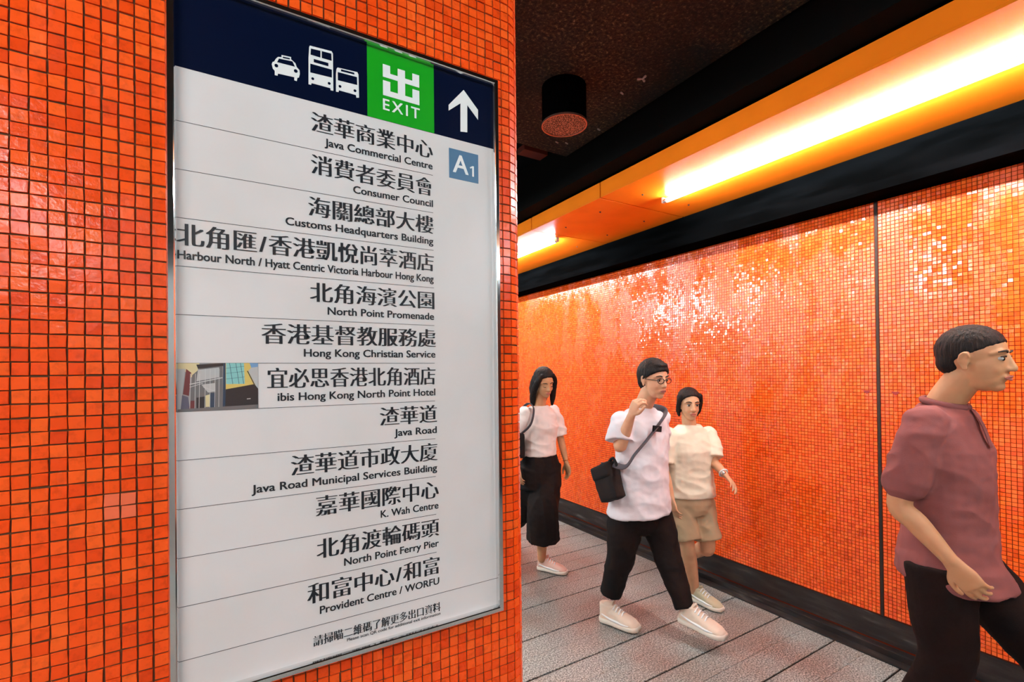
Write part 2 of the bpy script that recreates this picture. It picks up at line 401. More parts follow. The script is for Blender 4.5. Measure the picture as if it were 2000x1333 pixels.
# right wall
XR = 3.22; ZT0, ZT1 = .205, 2.66
mb = MB(); mb.box(XR, XR + .2, -5, 8, 0, 3.3); wall_right = mb.build('wall_right', M['grout_far']); tag(wall_right, 'long orange mosaic tiled wall of the passage', None, None, 'structure')
JY = on(1717, 800, 0, XR).y
spots = []
ny0, ny1 = int(math.floor((JY - .1) / PITCH)), int((6.8 - JY) / PITCH)
for side, rngc in ((-1, range(0, 60)), (1, range(0, ny1))):
    for c in rngc:
        y = JY + side * (.0095 + (c + .5) * PITCH)
        for r in range(int((ZT1 - ZT0) / PITCH)):
            spots.append(((XR, y, ZT0 + (r + .5) * PITCH), (0, -1, 0), (0, 0, 1), (-1, 0, 0), side, c, r))
cand = sorted((s for s in spots if px_of(s[0])[2] > .3 and px_of(s[0])[0] < 2005 and (px_of(s[0])[1] < 640)), key=lambda s: -px_of(s[0])[0])[:292]
pickr = set(s[4:] for s in cand)
for s in cand: tile_obj(s[:4], wall_right, M['tile_right'], .030)
tile_field('tile_field', [s[:4] for s in spots if s[4:] not in pickr], wall_right, M['tile_far'], gap=.0019, tilt=.030, jit=.0003)
mb = MB(); mb.box(XR - .0035, XR + .01, JY - .0065, JY + .0065, .2, 2.66); o = mb.build('expansion_joint', M['joint'], wall_right); o['label'] = 'black vertical sealant joint'
# plinth, kerb
mb = MB(); z0 = .055
ys = [-5 + i * .12 for i in range(108)]
V = []; Fc = []
for i, y in enumerate(ys):
    d = noise.noise(Vector((y * 3, 0, 0))) * .003; e = noise.noise(Vector((y * 9, 5, 0))) * .003
    V += [(XR + .02, y, .055), (XR - .006 + d, y, .055), (XR - .008 + d, y, .198 + e), (XR + .02, y, .204 + e)]
for i in range(len(ys) - 1):
    for k in range(3): Fc.append((i * 4 + k, i * 4 + k + 1, i * 4 + k + 5, i * 4 + k + 4))
bb = mesh_obj('baseboard_right', V, Fc, M['black_stone']); tag(bb, 'black plinth at the foot of the orange wall', None, None, 'structure')
mb = MB(); mb.box(3.165, XR, -5, 8, 0, .045, .006); mb.box(3.10, 3.165, -5, 8, 0, .008)
tag(mb.build('trim_1', M['black_stone']), 'black kerb and gutter strip along the plinth', None, None, 'structure')

# ------------------------------------------------------------------ floor
mb = MB(); mb.box(-2.4, 3.3, -5, 8, -.08, -.006); floor = mb.build('floor', M['floor_joint']); tag(floor, 'speckled granite floor of the passage', None, None, 'structure')
y = 1.4745 - .3245 * 20; slab_me = {}
k = 0
while y < 7.6:
    for w, g in ((.1605, .0015), (.1515, .011)):
        if y > .2:
            mb = MB(); mb.box((.62 if y < 1.9 else -2.2) if y > .95 else -2.2, 3.115, y + g * 0 + .0045, y + .0045 + w, -.03, random.uniform(-.0006, .0006), .0015)
            o = mb.build('floor_slab', M['granite'], floor)
        y += w + g
        k += 1
mb = MB(); mb.box(-2.2, 3.11, -5, .2, -.03, 0)
o = mb.build('floor_paving', M['granite'], floor)

# ------------------------------------------------------------------ ceiling
mb = MB(); mb.box(-2.4, 3.4, -5, 8, 3.24, 3.34); ceil = mb.build('ceiling', M['black']); tag(ceil, 'black ceiling of the passage', None, None, 'structure')
mb = MB(); mb.box(-2.4, 2.02, -5, 2.61, 3.10, 3.24); o = mb.build('sprayed_panel', M['ceiling'], ceil)
mb = MB(); mb.box(2.05, 2.186, -5, 8, 2.915, 3.24); o = mb.build('duct_strip', M['black'], ceil); o['label'] = 'smooth black strip beside the orange light casing'
# room behind the camera, so that lamp light and reflections have walls to meet
for nm, b in (('wall_left', (-2.4, -2.2, -5, 8, 0, 3.3)), ('wall_back', (-2.4, 3.4, -5.2, -5, 0, 3.3)), ('wall_end', (-2.4, 3.4, 8, 8.2, 0, 3.3))):
    mb = MB(); mb.box(*b); o = mb.build(nm, M['plaster']); tag(o, {'wall_left': 'pale wall left of the camera', 'wall_back': 'pale wall behind the camera', 'wall_end': 'pale wall at the far end of the passage'}[nm], None, None, 'structure')

# bulkhead between casing and tiles
BX = 3.02; ZB = 2.578; ZC = 2.795; ZS = 2.9005
mb = MB(); mb.box(BX, XR + .1, -5, 8, ZB, 3.24, .002); tag(mb.build('trim_2', M['black_metal']), 'black bulkhead between the light casing and the tiled wall', None, None, 'structure')
# ------------------------------------------------------------------ light casings
XL = 2.186
def casing(y0, y1, label, screws, tubes):
    t = empty('light_casing', ((XL + BX) / 2, (y0 + y1) / 2, ZC), label, 'light casing', 'orange light casings under the ceiling')
    mb = MB(); mb.box(XL, BX - .001, y0, y1, ZC, ZC + .012, .0015); mb.build('bottom_panel', M['casing'], t)
    mb = MB(); mb.box(XL, XL + .012, y0, y1, ZC + .012, ZS, .0012); mb.build('side_panel', M['casing'], t)
    for (x, yy, hole) in screws:
        mb = MB(); mb.cyl((x, yy, ZC - .003), (x, yy, ZC + .001), .007, 12); mb.cyl((x + .012, yy + .01, ZC - .0015), (x + .012, yy + .01, ZC + .001), .005, 10)
        mb.build('screw', M['hole'] if hole else M['screw'], t)
    return t
def lamp(xc, ya, yb, label, zc=ZC - .026):
    t = empty('fluorescent_lamp', (xc, (ya + yb) / 2, ZC), label, 'lamp', 'fluorescent tubes under the light casings')
    mb = MB(); mb.cyl((xc, ya + .03, zc), (xc, yb - .03, zc), .0135, 20); mb.build('tube', M['tube'], t, True)
    for e, sgn in ((ya, 1), (yb, -1)):
        mb = MB(); mb.box(xc - .014, xc + .014, min(e, e + sgn * .012), max(e, e + sgn * .012), zc - .012, ZC - .0005, .003); mb.build('lamp_holder', M['white_plastic'], t)
        mb = MB(); mb.cyl((xc, e + sgn * .012, zc), (xc, e + sgn * .036, zc), .0145, 20); mb.build('end_cap', M['silver'], t)
    return t
def scr(lst, hole): return [(on(x, y, 2, ZC).x, on(x, y, 2, ZC).y, hole) for x, y in lst]
casing(-.25, 2.450, 'long glowing orange light casing, nearest section, with the long lit tube', scr([(1255, 380), (1345, 400)], False), None)
casing(2.460, 3.296, 'short orange casing section without a lamp, four screw holes, between the lit sections', scr([(1172, 414), (1105, 444), (1186, 459), (1258, 432)], True), None)
casing(3.306, 6.9, 'far orange light casing section at the corner of the near wall', scr([(1046, 467), (1127, 482)], False), None)
casing(-4.9, -.26, 'orange light casing section behind the viewpoint', [], None)
lamp(2.56, -.12, 2.247, 'long fluorescent tube under the nearest orange casing')
lamp(2.50, 3.36, 5.76, 'far fluorescent tube beside the edge of the near wall')
lamp(2.56, -2.70, -.28, 'fluorescent tube behind the viewpoint')
# fittings of the left side of the hall, out of view: same casings
for xc, ya, yb, w1 in ((-1.25, -4.6, -2.2, 'on the left behind the viewpoint, rear section'), (-1.25, -2.1, .3, 'on the left behind the viewpoint, front section'),
                       (-.55, 1.95, 2.95, 'behind the near wall, short section'), (-.55, 4.1, 7.0, 'behind the near wall, far section')):
    t = empty('light_casing', (xc, (ya + yb) / 2, ZC), 'orange light casing ' + w1, 'light casing', 'orange light casings under the ceiling')
    mb = MB(); mb.box(xc - .4, xc + .4, ya - .02, yb + .02, ZC, ZC + .012, .0015); mb.build('bottom_panel', M['casing'], t)
    mb = MB(); mb.box(xc + .388, xc + .4, ya - .02, yb + .02, ZC + .012, ZS, .0012); mb.build('side_panel', M['casing'], t)
    lamp(xc, ya, yb, 'fluorescent tube ' + w1)
    if xc > -1: lamp(xc - .14, ya, yb, 'second tube, added for wider glare, ' + w1)  # unseen extra tube, added to widen the glare on the right wall

# ------------------------------------------------------------------ ceiling speaker and bits
sp = Vector((1.521, 1.978, 2.90)); SR = .118
t = empty('ceiling_speaker', (sp.x, sp.y, 2.90), 'black cylindrical ceiling speaker with a pale rimmed speckled mesh face', 'speaker')
mb = MB(); mb.cyl((sp.x, sp.y, 2.905), (sp.x, sp.y, 3.10), SR - .003, 48); mb.build('housing', M['black_metal'], t, False)
m = mat('speaker_mesh', (.1, .06, .04), .5, .3); pos = world_pos(m)
v = nd(m, 'ShaderNodeTexVoronoi'); v.inputs['Scale'].default_value = 170; lk(m, pos, v.inputs['Vector'])
a = ramp(m, v.outputs['Distance'], [(.25, (.62, .36, .25)), (.5, (.05, .025, .02))]); lk(m, a.outputs[0], bsdf(m).inputs['Base Color'])
mb = MB(); mb.cyl((sp.x, sp.y, 2.902), (sp.x, sp.y, 2.906), SR - .006, 48); mb.build('mesh_face', m, t)
N = 48; V = []; Fc = []
for i in range(N):
    a = 2 * math.pi * i / N
    for rr, zz in ((SR - .006, 2.899), (SR, 2.899), (SR, 2.909), (SR - .006, 2.909)): V.append((sp.x + math.cos(a) * rr, sp.y + math.sin(a) * rr, zz))
for i in range(N):
    for k in range(4): Fc.append((i * 4 + k, i * 4 + (k + 1) % 4, ((i + 1) % N) * 4 + (k + 1) % 4, ((i + 1) % N) * 4 + k))
mesh_obj('rim', V, Fc, mat('rim_metal', (.35, .2, .16), .3, .8), t)
def plate(px, py, z, w, d, mt, label, name='ceiling_plate', cat='plate', rot=0):
    p = on(px, py, 2, z); mb = MB(); mb.box(-w / 2, w / 2, -d / 2, d / 2, 0, z < 3.1 and 3.10 - z or .012, .002)
    o = mb.build(name, mt); o.location = (p.x, p.y, z); o.rotation_euler.z = rot; tag(o, label, cat); return o
dk = mat('dark_brown_plate', (.05, .018, .014), .5)
plate(1252, 256, 3.092, .13, .13, dk, 'dark square cover plate on the black ceiling, between speaker and light casing')
p = on(1040, 303, 2, 3.2); mb = MB(); mb.box(-.10, .10, -.05, .05, 0, .04, .003); o = mb.build('cable_box', mat('dull_red_box', (.12, .02, .012), .5)); o.location = (p.x, p.y, 3.2); tag(o, 'dull red box up in the dark recess beside the near wall', 'box')
brk = mat('pale_bracket', (.35, .28, .25), .5)
t = empty('ceiling_hook', on(1255, 152, 2, 3.1), 'small pale three-legged hook plate on the black ceiling', 'hook')
hp = on(1255, 154, 2, 3.095)
mb = MB()
for a in range(3):
    aa = a * 2.09 + .4; mb.tube([hp, hp + Vector((math.cos(aa) * .022, math.sin(aa) * .022, .0))], [.004, .006], ball=True)
mb.build('bracket', brk, t, True)
for (x, y, w) in ((1215, 181, 'between the hook and the speaker'), (1088, 277, 'under the speaker, left one of two'), (1107, 279, 'under the speaker, right one of two'), (1170, 252, 'right of the speaker')):
    p = on(x, y, 2, 3.10); mb = MB(); mb.tube([p + Vector((-.008, 0, -.002)), p + Vector((.010, .004, -.003))], [.005, .004])
    o = mb.build('ceiling_clip', brk, None, True); tag(o, 'small pale clip on the black ceiling, ' + w, 'clip', 'small clips on the ceiling')

# ------------------------------------------------------------------ directory sign
YS = .9300
t = sign = empty('directory_sign', (.2225, .93, 1.094), 'large white exit directory with navy header and bilingual black lettering in a chrome frame', 'sign')
PX0, PX1, PZ0, PZ1 = -.0655, .5115, 1.107, 2.2565
mb = MB(); mb.box(PX0 - .004, PX1 + .004, YS, YW + .004, PZ0 - .004, PZ1 + .004); mb.build('face_panel', M['sign_white'], sign)
# frame: a rounded profile swept round the rectangle with mitred corners
prof = [(0, .0), (0, -.009), (.0012, -.0125), (.0028, -.0140), (.0102, -.0140), (.0120, -.0120), (.0130, -.008), (.0132, .022)]
def corner(k, w):
    x = (PX0 - w, PX1 + w, PX1 + w, PX0 - w)[k]; z = (PZ0 - w, PZ0 - w, PZ1 + w, PZ1 + w)[k]; return x, z
for a, b in ((0, 1), (1, 2), (2, 3), (3, 0)):
    V = []; 
    for k in (a, b):
        for w, yy in prof:
            x, z = corner(k, w); V.append((x, YS + yy, z))
    n = len(prof); Fc = [(i, i + 1, i + 1 + n, i + n) for i in range(n - 1)]
    o = mesh_obj('frame_rail', V, Fc, M['chrome'], sign, False)
_lvl = [0]
def flat(name, polys, material, depth=.0006, y=None, label=None, parent=None):
    """prism pieces lying on the face of the sign; polys in (x, z) metres"""
    y = YS if y is None else y; mb = MB()
    for pg in polys:
        n = len(pg)
        mb.add([(x, y - depth, z) for x, z in pg] + [(x, y + .0002, z) for x, z in pg], [tuple(range(n))] + [(i, (i + 1) % n, (i + 1) % n + n, i + n) for i in range(n)])
    o = mb.build(name, material, parent or sign)
    if label: o['label'] = label
    return o
def rect(x0, x1, z0, z1): return [(x0, z0), (x1, z0), (x1, z1), (x0, z1)]
def S(px, py): p = on(px, py, 1, YS); return (p.x, p.z)
def pz(pts, ox, oy, sc): return [S(ox + u / sc, oy + v / sc) for u, v in pts]
HZ = 2.1185
flat('header_band', [rect(PX0, PX1, HZ, PZ1)], M['navy'], .0005, label='navy header band')
G0 = S(717, 170)[0]; G1 = S(847, 170)[0]
flat('exit_panel', [rect(G0, G1, HZ, PZ1)], M['green'], .0009, label='green exit panel')
YG = YS - .0009
# exit glyph: blocky, laid out on a 10-unit grid as printed
gx0, gx1 = S(747.5, 150)[0], S(818.5, 180)[0]; gz1 = S(747.5, 125.5)[1]; gz0 = (S(747.5, 187)[1] + S(818.5, 205.5)[1]) / 2
def gr(u0, u1, v0, v1): return rect(gx0 + (gx1 - gx0) * u0, gx0 + (gx1 - gx0) * u1, gz0 + (gz1 - gz0) * v0, gz0 + (gz1 - gz0) * v1)
flat('exit_symbol', [gr(0, .195, .59, 1), gr(.805, 1, .59, 1), gr(.195, .4, .59, .75), gr(.6, .805, .59, .75), gr(.4, .6, .18, 1), gr(0, .195, .18, .48), gr(.805, 1, .18, .48), gr(0, 1, 0, .18)], M['print_white'], .0006, YG, 'white blocky exit character')
# arrow
flat('arrow_symbol', [pz([(1680, 489), (1758, 598), (1758, 651), (1700, 571), (1700, 719), (1663, 715), (1663, 562), (1599, 601), (1599, 570)], 300, 0, 2.7764)], M['print_white'], .0006, YS - .0005, 'white arrow pointing up')
# vehicles (outer shapes white, windows navy on top)
def veh(name, outer, inner, label):
    o = flat(name, [pz(q, 520, 80, 5.882) for q in outer], M['print_white'], .0005, YS - .0005, label)
    flat('window_print', [pz(q, 520, 80, 5.882) for q in inner], M['navy'], .0004, YS - .0010, parent=o)
def disc(u, v, r, n=10): return [(u + r * math.cos(2 * math.pi * i / n), v + r * .9 * math.sin(2 * math.pi * i / n) + r * .25 * math.cos(2 * math.pi * i / n)) for i in range(n)]
veh('taxi_symbol', [[(175, 165), (285, 188), (285, 215), (335, 260), (350, 305), (382, 340), (385, 385), (375, 425), (358, 425), (350, 465), (322, 455), (322, 420), (135, 378), (130, 403), (97, 395), (97, 345), (75, 320), (63, 270), (72, 245), (90, 240), (112, 205), (135, 187), (175, 190)]],
    [[(145, 208), (300, 240), (328, 300), (125, 248)], disc(115, 288, 22), disc(338, 350, 22), [(190, 185), (270, 203), (270, 217), (190, 200)]], 'white taxi symbol')
veh('double_decker_symbol', [[(500, 57), (750, 122), (765, 150), (770, 575), (740, 570), (735, 545), (520, 488), (515, 508), (485, 500), (485, 200), (492, 75)]],
    [[(512, 92), (620, 118), (620, 195), (508, 160)], [(638, 122), (745, 150), (750, 232), (638, 200)], [(545, 212), (712, 258), (712, 295), (545, 248)], [(505, 265), (752, 335), (752, 425), (505, 365)], disc(533, 438, 17), disc(722, 492, 17)], 'white double-decker bus symbol')
veh('bus_symbol', [[(818, 308), (1045, 362), (1058, 390), (1065, 655), (1035, 655), (1030, 625), (835, 570), (830, 590), (800, 585), (800, 380), (806, 325)]],
    [[(858, 330), (1010, 370), (1010, 390), (858, 352)], [(820, 362), (1040, 420), (1043, 510), (822, 455)], disc(846, 526, 17), disc(1018, 576, 17)], 'white single-decker bus symbol')
# A1 badge
bz = [S(877, 288), S(934, 304), S(934, 360), S(877, 346)]
bx0, bx1 = (bz[0][0] + bz[3][0]) / 2, (bz[1][0] + bz[2][0]) / 2
bz1 = (bz[0][1] + bz[1][1]) / 2; bz0 = (bz[2][1] + bz[3][1]) / 2
flat('exit_badge', [rect(bx0, bx1, bz0, bz1)], M['badge'], .0005, label='blue exit number badge')

def glyph_mesh(txt, off, space=1.0):
    c = bpy.data.curves.new('t', 'FONT'); c.body = txt; c.offset = off; c.resolution_u = 3; c.space_character = space
    o = bpy.data.objects.new('t', c); COL.objects.link(o); bpy.context.view_layer.update()
    me = bpy.data.meshes.new_from_object(o.evaluated_get(bpy.context.evaluated_depsgraph_get()))
    bpy.data.objects.remove(o)
    n = len(me.vertices); co = np.empty(n * 3, np.float32); me.vertices.foreach_get('co', co); co = co.reshape(-1, 3)
    F = [tuple(p.vertices) for p in me.polygons]; area = sum(p.area for p in me.polygons)
    cnt = {}
    for f in F:
        for q in range(len(f)):
            k = tuple(sorted((f[q], f[(q + 1) % len(f)]))); cnt[k] = cnt.get(k, 0) + 1
    L = sum(float(np.linalg.norm(co[a] - co[b])) for (a, b), v in cnt.items() if v == 1)
    bpy.data.meshes.remove(me); return co, F, area, L
GC = {}
def thin_glyph(ch):
    if ch in GC: return GC[ch]
    co, F, a0, L = glyph_mesh(ch, 0); best = (co, F)
    for off in (-.012, -.009, -.006, -.004):
        c2, F2, a, _ = glyph_mesh(ch, off)
        if abs(a - (a0 + off * L)) < .06 * a0: best = (c2, F2); break
    GC[ch] = best; return best
def lettering(txt, x0, x1, base, cap, material, bold=.012, serif=0.0, y=YS, cjk=False, parent=None, name='lettering', space=1.0):
    V = []; FF = []
    if cjk:
        cell = 0; parts = []
        for ch in txt:
            co, F = thin_glyph(ch); w = .42 if ch == '/' else 1.0
            m = (co[:, 0].min() + co[:, 0].max()) / 2 if ch == '/' else .5
            parts.append((co + np.array([cell + w / 2 - m, 0, 0]), F)); cell += w
        mnx = min(p[0][:, 0].min() for p in parts); mxx = max(p[0][:, 0].max() for p in parts)
        sx = (x1 - x0) / (mxx - mnx); sz = cap / .92; mny = -.085
        sh = [(-serif, 0), (0, 0), (serif, 0)]
    else:
        co, F, _, _ = glyph_mesh(txt, 0, space); parts = [(co, F)]
        mnx, mxx = co[:, 0].min(), co[:, 0].max(); sx = (x1 - x0) / (mxx - mnx); sz = cap / .682; mny = 0
        sh = [(-bold, -bold * .5), (bold, -bold * .5), (bold, bold * .5), (-bold, bold * .5)]
    for q, (dx, dz) in enumerate(sh):
        for co, F in parts:
            k = len(V)
            for v in co: V.append((x0 + (v[0] - mnx + dx) * sx, y - .0006 - .00006 * q, base + (v[1] - mny + dz) * sz))
            FF += [tuple(i + k for i in f) for f in F]
    return mesh_obj(name, V, FF, material, parent or sign)
lettering('EXIT', gx0, gx1, S(748, 214.3)[1], .0215, M['print_white'], .016, y=YG, space=1.3)
lettering('A', bx0 + (bx1 - bx0) * .13, bx0 + (bx1 - bx0) * .64, bz0 + (bz1 - bz0) * .22, (bz1 - bz0) * .60, M['print_white'], .015, y=YS - .0005)
def bd(u, v): return (bx0 + (bx1 - bx0) * u, bz0 + (bz1 - bz0) * v)
flat('lettering', [[bd(.78, .20), bd(.84, .20), bd(.84, .56), bd(.79, .56), bd(.70, .50), bd(.72, .46), bd(.78, .495)]], M['print_white'], .0006, YS - .0005)
Z0 = 2.0305; DZ = .0780; XE = .3718
for i in range(12):
    zl = Z0 - DZ * i if i < 11 else 1.1645
    x1 = XE if i < 11 else PX1
    th = .0004
    if i != 5: flat('divider_line', [rect(PX0, x1, zl - th, zl + th)], M['line'], .0004)
    else: flat('divider_line', [rect(PX0, x1, zl - th, zl + th)], M['line'], .0004)
rows = [('渣華商業中心', .1385, .3709, 'Java Commercial Centre', .1605), ('消費者委員會', .1376, .3709, 'Consumer Council', .211),
        ('海關總部大樓', .1324, .3709, 'Customs Headquarters Building', .0937), ('北角匯/香港凱悅尚萃酒店', -.0640, .3709, 'Harbour North / Hyatt Centric Victoria Harbour Hong Kong', -.0640),
        ('北角海濱公園', .1342, .3709, 'North Point Promenade', .1632), ('香港基督教服務處', .0558, .3731, 'Hong Kong Christian Service', .1221),
        ('宜必思香港北角酒店', .0637, .3720, 'ibis Hong Kong North Point Hotel', .079), ('渣華道', .2586, .3743, 'Java Road', .2859),
        ('渣華道市政大廈', .1003, .3743, 'Java Road Municipal Services Building', .038), ('嘉華國際中心', .1411, .3765, 'K. Wah Centre', .2576),
        ('北角渡輪碼頭', .142, .3765, 'North Point Ferry Pier', .1886), ('和富中心/和富', .1256, .3765, 'Provident Centre / WORFU', .1455)]
for i, (zh, a, b, en, ea) in enumerate(rows):
    zl = Z0 - DZ * i
    lettering(zh, a, b, zl + .0330, .0370, M['ink'], -.004, .038, cjk=True)
    lettering(en, ea, max(b, .3709), zl + .0118, .0136, M['ink'], .022)
lettering('請掃瞄二維碼了解更多出口資料', .1342, .3788, 1.1278, .0190, M['ink'], -.004, .038, cjk=True)
lettering('Please scan QR code for additional exit information', .1923, .3788, 1.1205, .0056, M['ink'], .012)
# printed hotel photograph, row seven
fx0, fx1 = PX0 + .0005, S(504, 750)[0]; fz1 = Z0 - DZ * 5; fz0 = Z0 - DZ * 6
cols = {'grey': (.26, .26, .27), 'lgrey': (.42, .43, .44), 'yellow': (.62, .46, .13), 'pale': (.60, .52, .30), 'red': (.13, .03, .035), 'teal': (.22, .50, .50), 'dark': (.025, .022, .025), 'blue': (.16, .30, .52), 'navy': (.03, .05, .09), 'white': (.5, .52, .52), 'mid': (.13, .13, .14), 'purple': (.10, .10, .15)}
names = list(cols); pm = [mat('photo_' + k, cols[k], .35) for k in names]
pmb = MB(); lev = [0]
def ph(c, pts):
    lev[0] += 1; n = len(pts); yy = YS - .0004 - .000012 * lev[0]
    pmb.add([(fx0 + (fx1 - fx0) * u, yy, fz1 + (fz0 - fz1) * v) for u, v in pts], [tuple(range(n))], names.index(c))
def phl(c, u0, v0, u1, v1, w=.008):
    dx, dy = u1 - u0, v1 - v0; L = math.hypot(dx, dy); nx, ny = -dy / L * w / 2, dx / L * w / 2
    ph(c, [(u0 + nx, v0 + ny), (u1 + nx, v1 + ny), (u1 - nx, v1 - ny), (u0 - nx, v0 - ny)])
ph('grey', [(0, 0), (1, 0), (1, 1), (0, 1)]); ph('pale', [(0, 0), (.26, 0), (.22, .25), (.15, .3), (.06, .12), (0, .12)])
ph('lgrey', [(0, .12), (.09, .12), (.03, .98), (0, .98)]); ph('red', [(.10, .12), (.16, .2), (.13, .68), (.06, .64)]); ph('purple', [(.05, .66), (.12, .7), (.14, .95), (.03, 1)])
ph('dark', [(.22, .03), (.56, 0), (.56, .06), (.24, .12)]); ph('mid', [(.17, .25), (.26, .12), (.43, .08), (.54, .06), (.54, .4), (.16, .5)]); ph('lgrey', [(.24, .14), (.5, .09), (.5, .3), (.22, .38)])
ph('mid', [(.14, .45), (.54, .35), (.54, .95), (.14, .95)]); ph('lgrey', [(.28, .45), (.45, .42), (.45, .6), (.36, .62)]); ph('red', [(.15, .78), (.20, .78), (.20, .94), (.13, .94)]); ph('dark', [(.22, .72), (.32, .70), (.32, .94), (.22, .94)])
ph('pale', [(.33, .68), (.38, .66), (.38, .92), (.33, .92)]); ph('navy', [(.38, .63), (.45, .63), (.45, .96), (.38, .96)])
for u in (.15, .21, .26, .33, .39, .45, .50): phl('white', u, .12 + .1 * (u < .3), u - .01, .94, .006)
phl('white', .14, .44, .54, .31, .018); phl('white', .14, .5, .3, .42, .01); phl('white', .3, .5, .45, .6, .008)
ph('navy', [(.55, 0), (.585, 0), (.575, .95), (.54, .95)])
ph('yellow', [(.58, 0), (1, 0), (1, .5), (.58, .56)]); ph('teal', [(.585, 0), (.815, 0), (.825, .45), (.585, .45)])
for u in (.63, .71, .77): phl('navy', u, 0, u + .04, .45, .006)
for v in (.09, .2, .32): phl('navy', .585, v + .02, .82, v - .02, .006)
ph('blue', [(.89, 0), (1, 0), (1, .12), (.91, .1)]); ph('lgrey', [(.91, .1), (1, .08), (1, .6), (.87, .17)]); phl('dark', .86, .17, .99, .6, .012)
ph('dark', [(.58, .56), (.95, .46), (1, .56), (1, .93), (.57, .96)]); ph('mid', [(.0, .95), (1, .91), (1, 1), (0, 1)]); ph('lgrey', [(.85, .77), (.9, .765), (.9, .785), (.85, .79)])
o = pmb.build('photo_print', pm, sign); o['label'] = 'small colour photograph of a glass shopfront and yellow building'

# direction stickers on the tiles
for px, w in ((1693, 'left'), (1749, 'right')):
    p = on(px, 766 if px < 1700 else 769, 0, XR - .004); mb = MB()
    mb.add([(p.x, p.y + .022, p.z + .010), (p.x, p.y - .022, p.z + .010), (p.x, p.y, p.z - .012), (p.x + .0015, p.y + .022, p.z + .010), (p.x + .0015, p.y - .022, p.z + .010), (p.x + .0015, p.y, p.z - .012)], [(0, 1, 2), (3, 5, 4), (0, 3, 4, 1), (1, 4, 5, 2), (2, 5, 3, 0)])
    tag(mb.build('wall_sticker', M['red']), 'small dark red triangle sticker on the tiles %s of the black joint' % w, 'sticker', 'red triangle stickers by the joint')
# ------------------------------------------------------------------ people
def P(px, py, X): return on(px, py, 0, X)
def V3(*a): return Vector(a)
def frame(fwd, tilt=0.0, roll=0.0):
    f = Vector((fwd[0], fwd[1], 0)).normalized(); u = Vector((0, 0, 1)); l = u.cross(f)
    f2 = (f * math.cos(tilt) - u * math.sin(tilt)).normalized(); u2 = (u * math.cos(tilt) + f * math.sin(tilt)).normalized()
    q = Matrix.Rotation(roll, 3, f2); return f2, q @ l, q @ u2       # forward, left, up
def head_shapes(mb, c, F, L, U, s=1.0, fem=False):
    a = (F, L, U); k = lambda f, l, u: c + (F * f + L * l + U * u) * s
    b = lambda p, r: mb.ball(p, tuple(x * s for x in r), a)
    w = .94 if fem else 1.0
    b(k(-.010, 0, .030), (.097, .076 * w, .088)); b(k(.022, 0, -.018), (.070, .064 * w, .088)); b(k(.030, 0, -.062), (.056, .050 * w, .050))
    b(k(.062, 0, -.092), (.024, .024, .019)); b(k(.050, .028, -.030), (.032, .026, .028)); b(k(.050, -.028, -.030), (.032, .026, .028))
    for l in (-1, 1): mb.tube([k(.078, l * .008, .026), k(.077, l * .030, .032), k(.055, l * .052, .022)], [.008 * s, .009 * s, .008 * s], sub=3)
    mb.tube([k(.084, 0, .018), k(.094, 0, -.006), k(.102, 0, -.027)], [.0085 * s, .0095 * s, .0125 * s], sub=3)
    b(k(.094, .011, -.031), (.010, .008, .008)); b(k(.094, -.011, -.031), (.010, .008, .008))
    b(k(.084, 0, -.058), (.014, .024, .013))
    for l in (-1, 1):
        b(k(-.008, l * .076 * w, -.006), (.015, .007, .026)); b(k(-.004, l * .076 * w, -.030), (.009, .007, .010))
        mb.tube([k(-.018, l * .082 * w, -.010), k(-.016, l * .086 * w, .015), k(-.002, l * .083 * w, .024), k(.006, l * .080 * w, .010)], [.005 * s] * 4, sub=3)
def head_parts(body, c, F, L, U, s=1.0, brow=M['brow'], closed=False):
    k = lambda f, l, u: c + (F * f + L * l + U * u) * s
    for l in (-1, 1):
        if closed:
            mb = MB(); mb.tube([k(.0800, l * .017, .000), k(.0855, l * .030, -.004), k(.076, l * .044, .000)], [.0016 * s, .0026 * s, .0016 * s], sub=3); mb.build('eyelashes', brow, body, True)
            mb = MB(); mb.tube([k(.088, l * .014, .028), k(.0885, l * .030, .034), k(.074, l * .049, .029)], [.0025 * s, .0032 * s, .0018 * s], sub=3); mb.build('eyebrow', brow, body, True)
            continue
        mb = MB(); mb.ball(k(.0760, l * .031, .006), (.0105 * s, .0115 * s, .0075 * s), (F, L, U), seg=14, ringn=8); e = mb.build('eye', M['eye_white'], body, True)
        mb = MB(); mb.ball(k(.0828, l * .0305, .0050), (.0048 * s, .0070 * s, .0068 * s), (F, L, U), seg=12, ringn=8); mb.build('iris', M['iris'], e, True)
        mb = MB(); mb.tube([k(.0855, l * .017, .0125), k(.0885, l * .030, .0155), k(.080, l * .044, .0125)], [.0018 * s, .0024 * s, .0018 * s], sub=3); mb.build('eyelid', brow, body, True)
        mb = MB(); mb.tube([k(.088, l * .014, .028), k(.0885, l * .030, .034), k(.074, l * .049, .029)], [.0028 * s, .0036 * s, .0020 * s], sub=3); mb.build('eyebrow', brow, body, True)
    mb = MB()
    mb.tube([k(.088, -.022, -.060), k(.098, -.008, -.0555), k(.098, .008, -.0555), k(.088, .022, -.060)], [.0015 * s, .0042 * s, .0042 * s, .0015 * s], sub=4)
    mb.tube([k(.088, -.021, -.062), k(.0975, 0, -.0655), k(.088, .021, -.062)], [.0015 * s, .0055 * s, .0015 * s], sub=4)
    mb.build('lips', M['lip'], body, True)
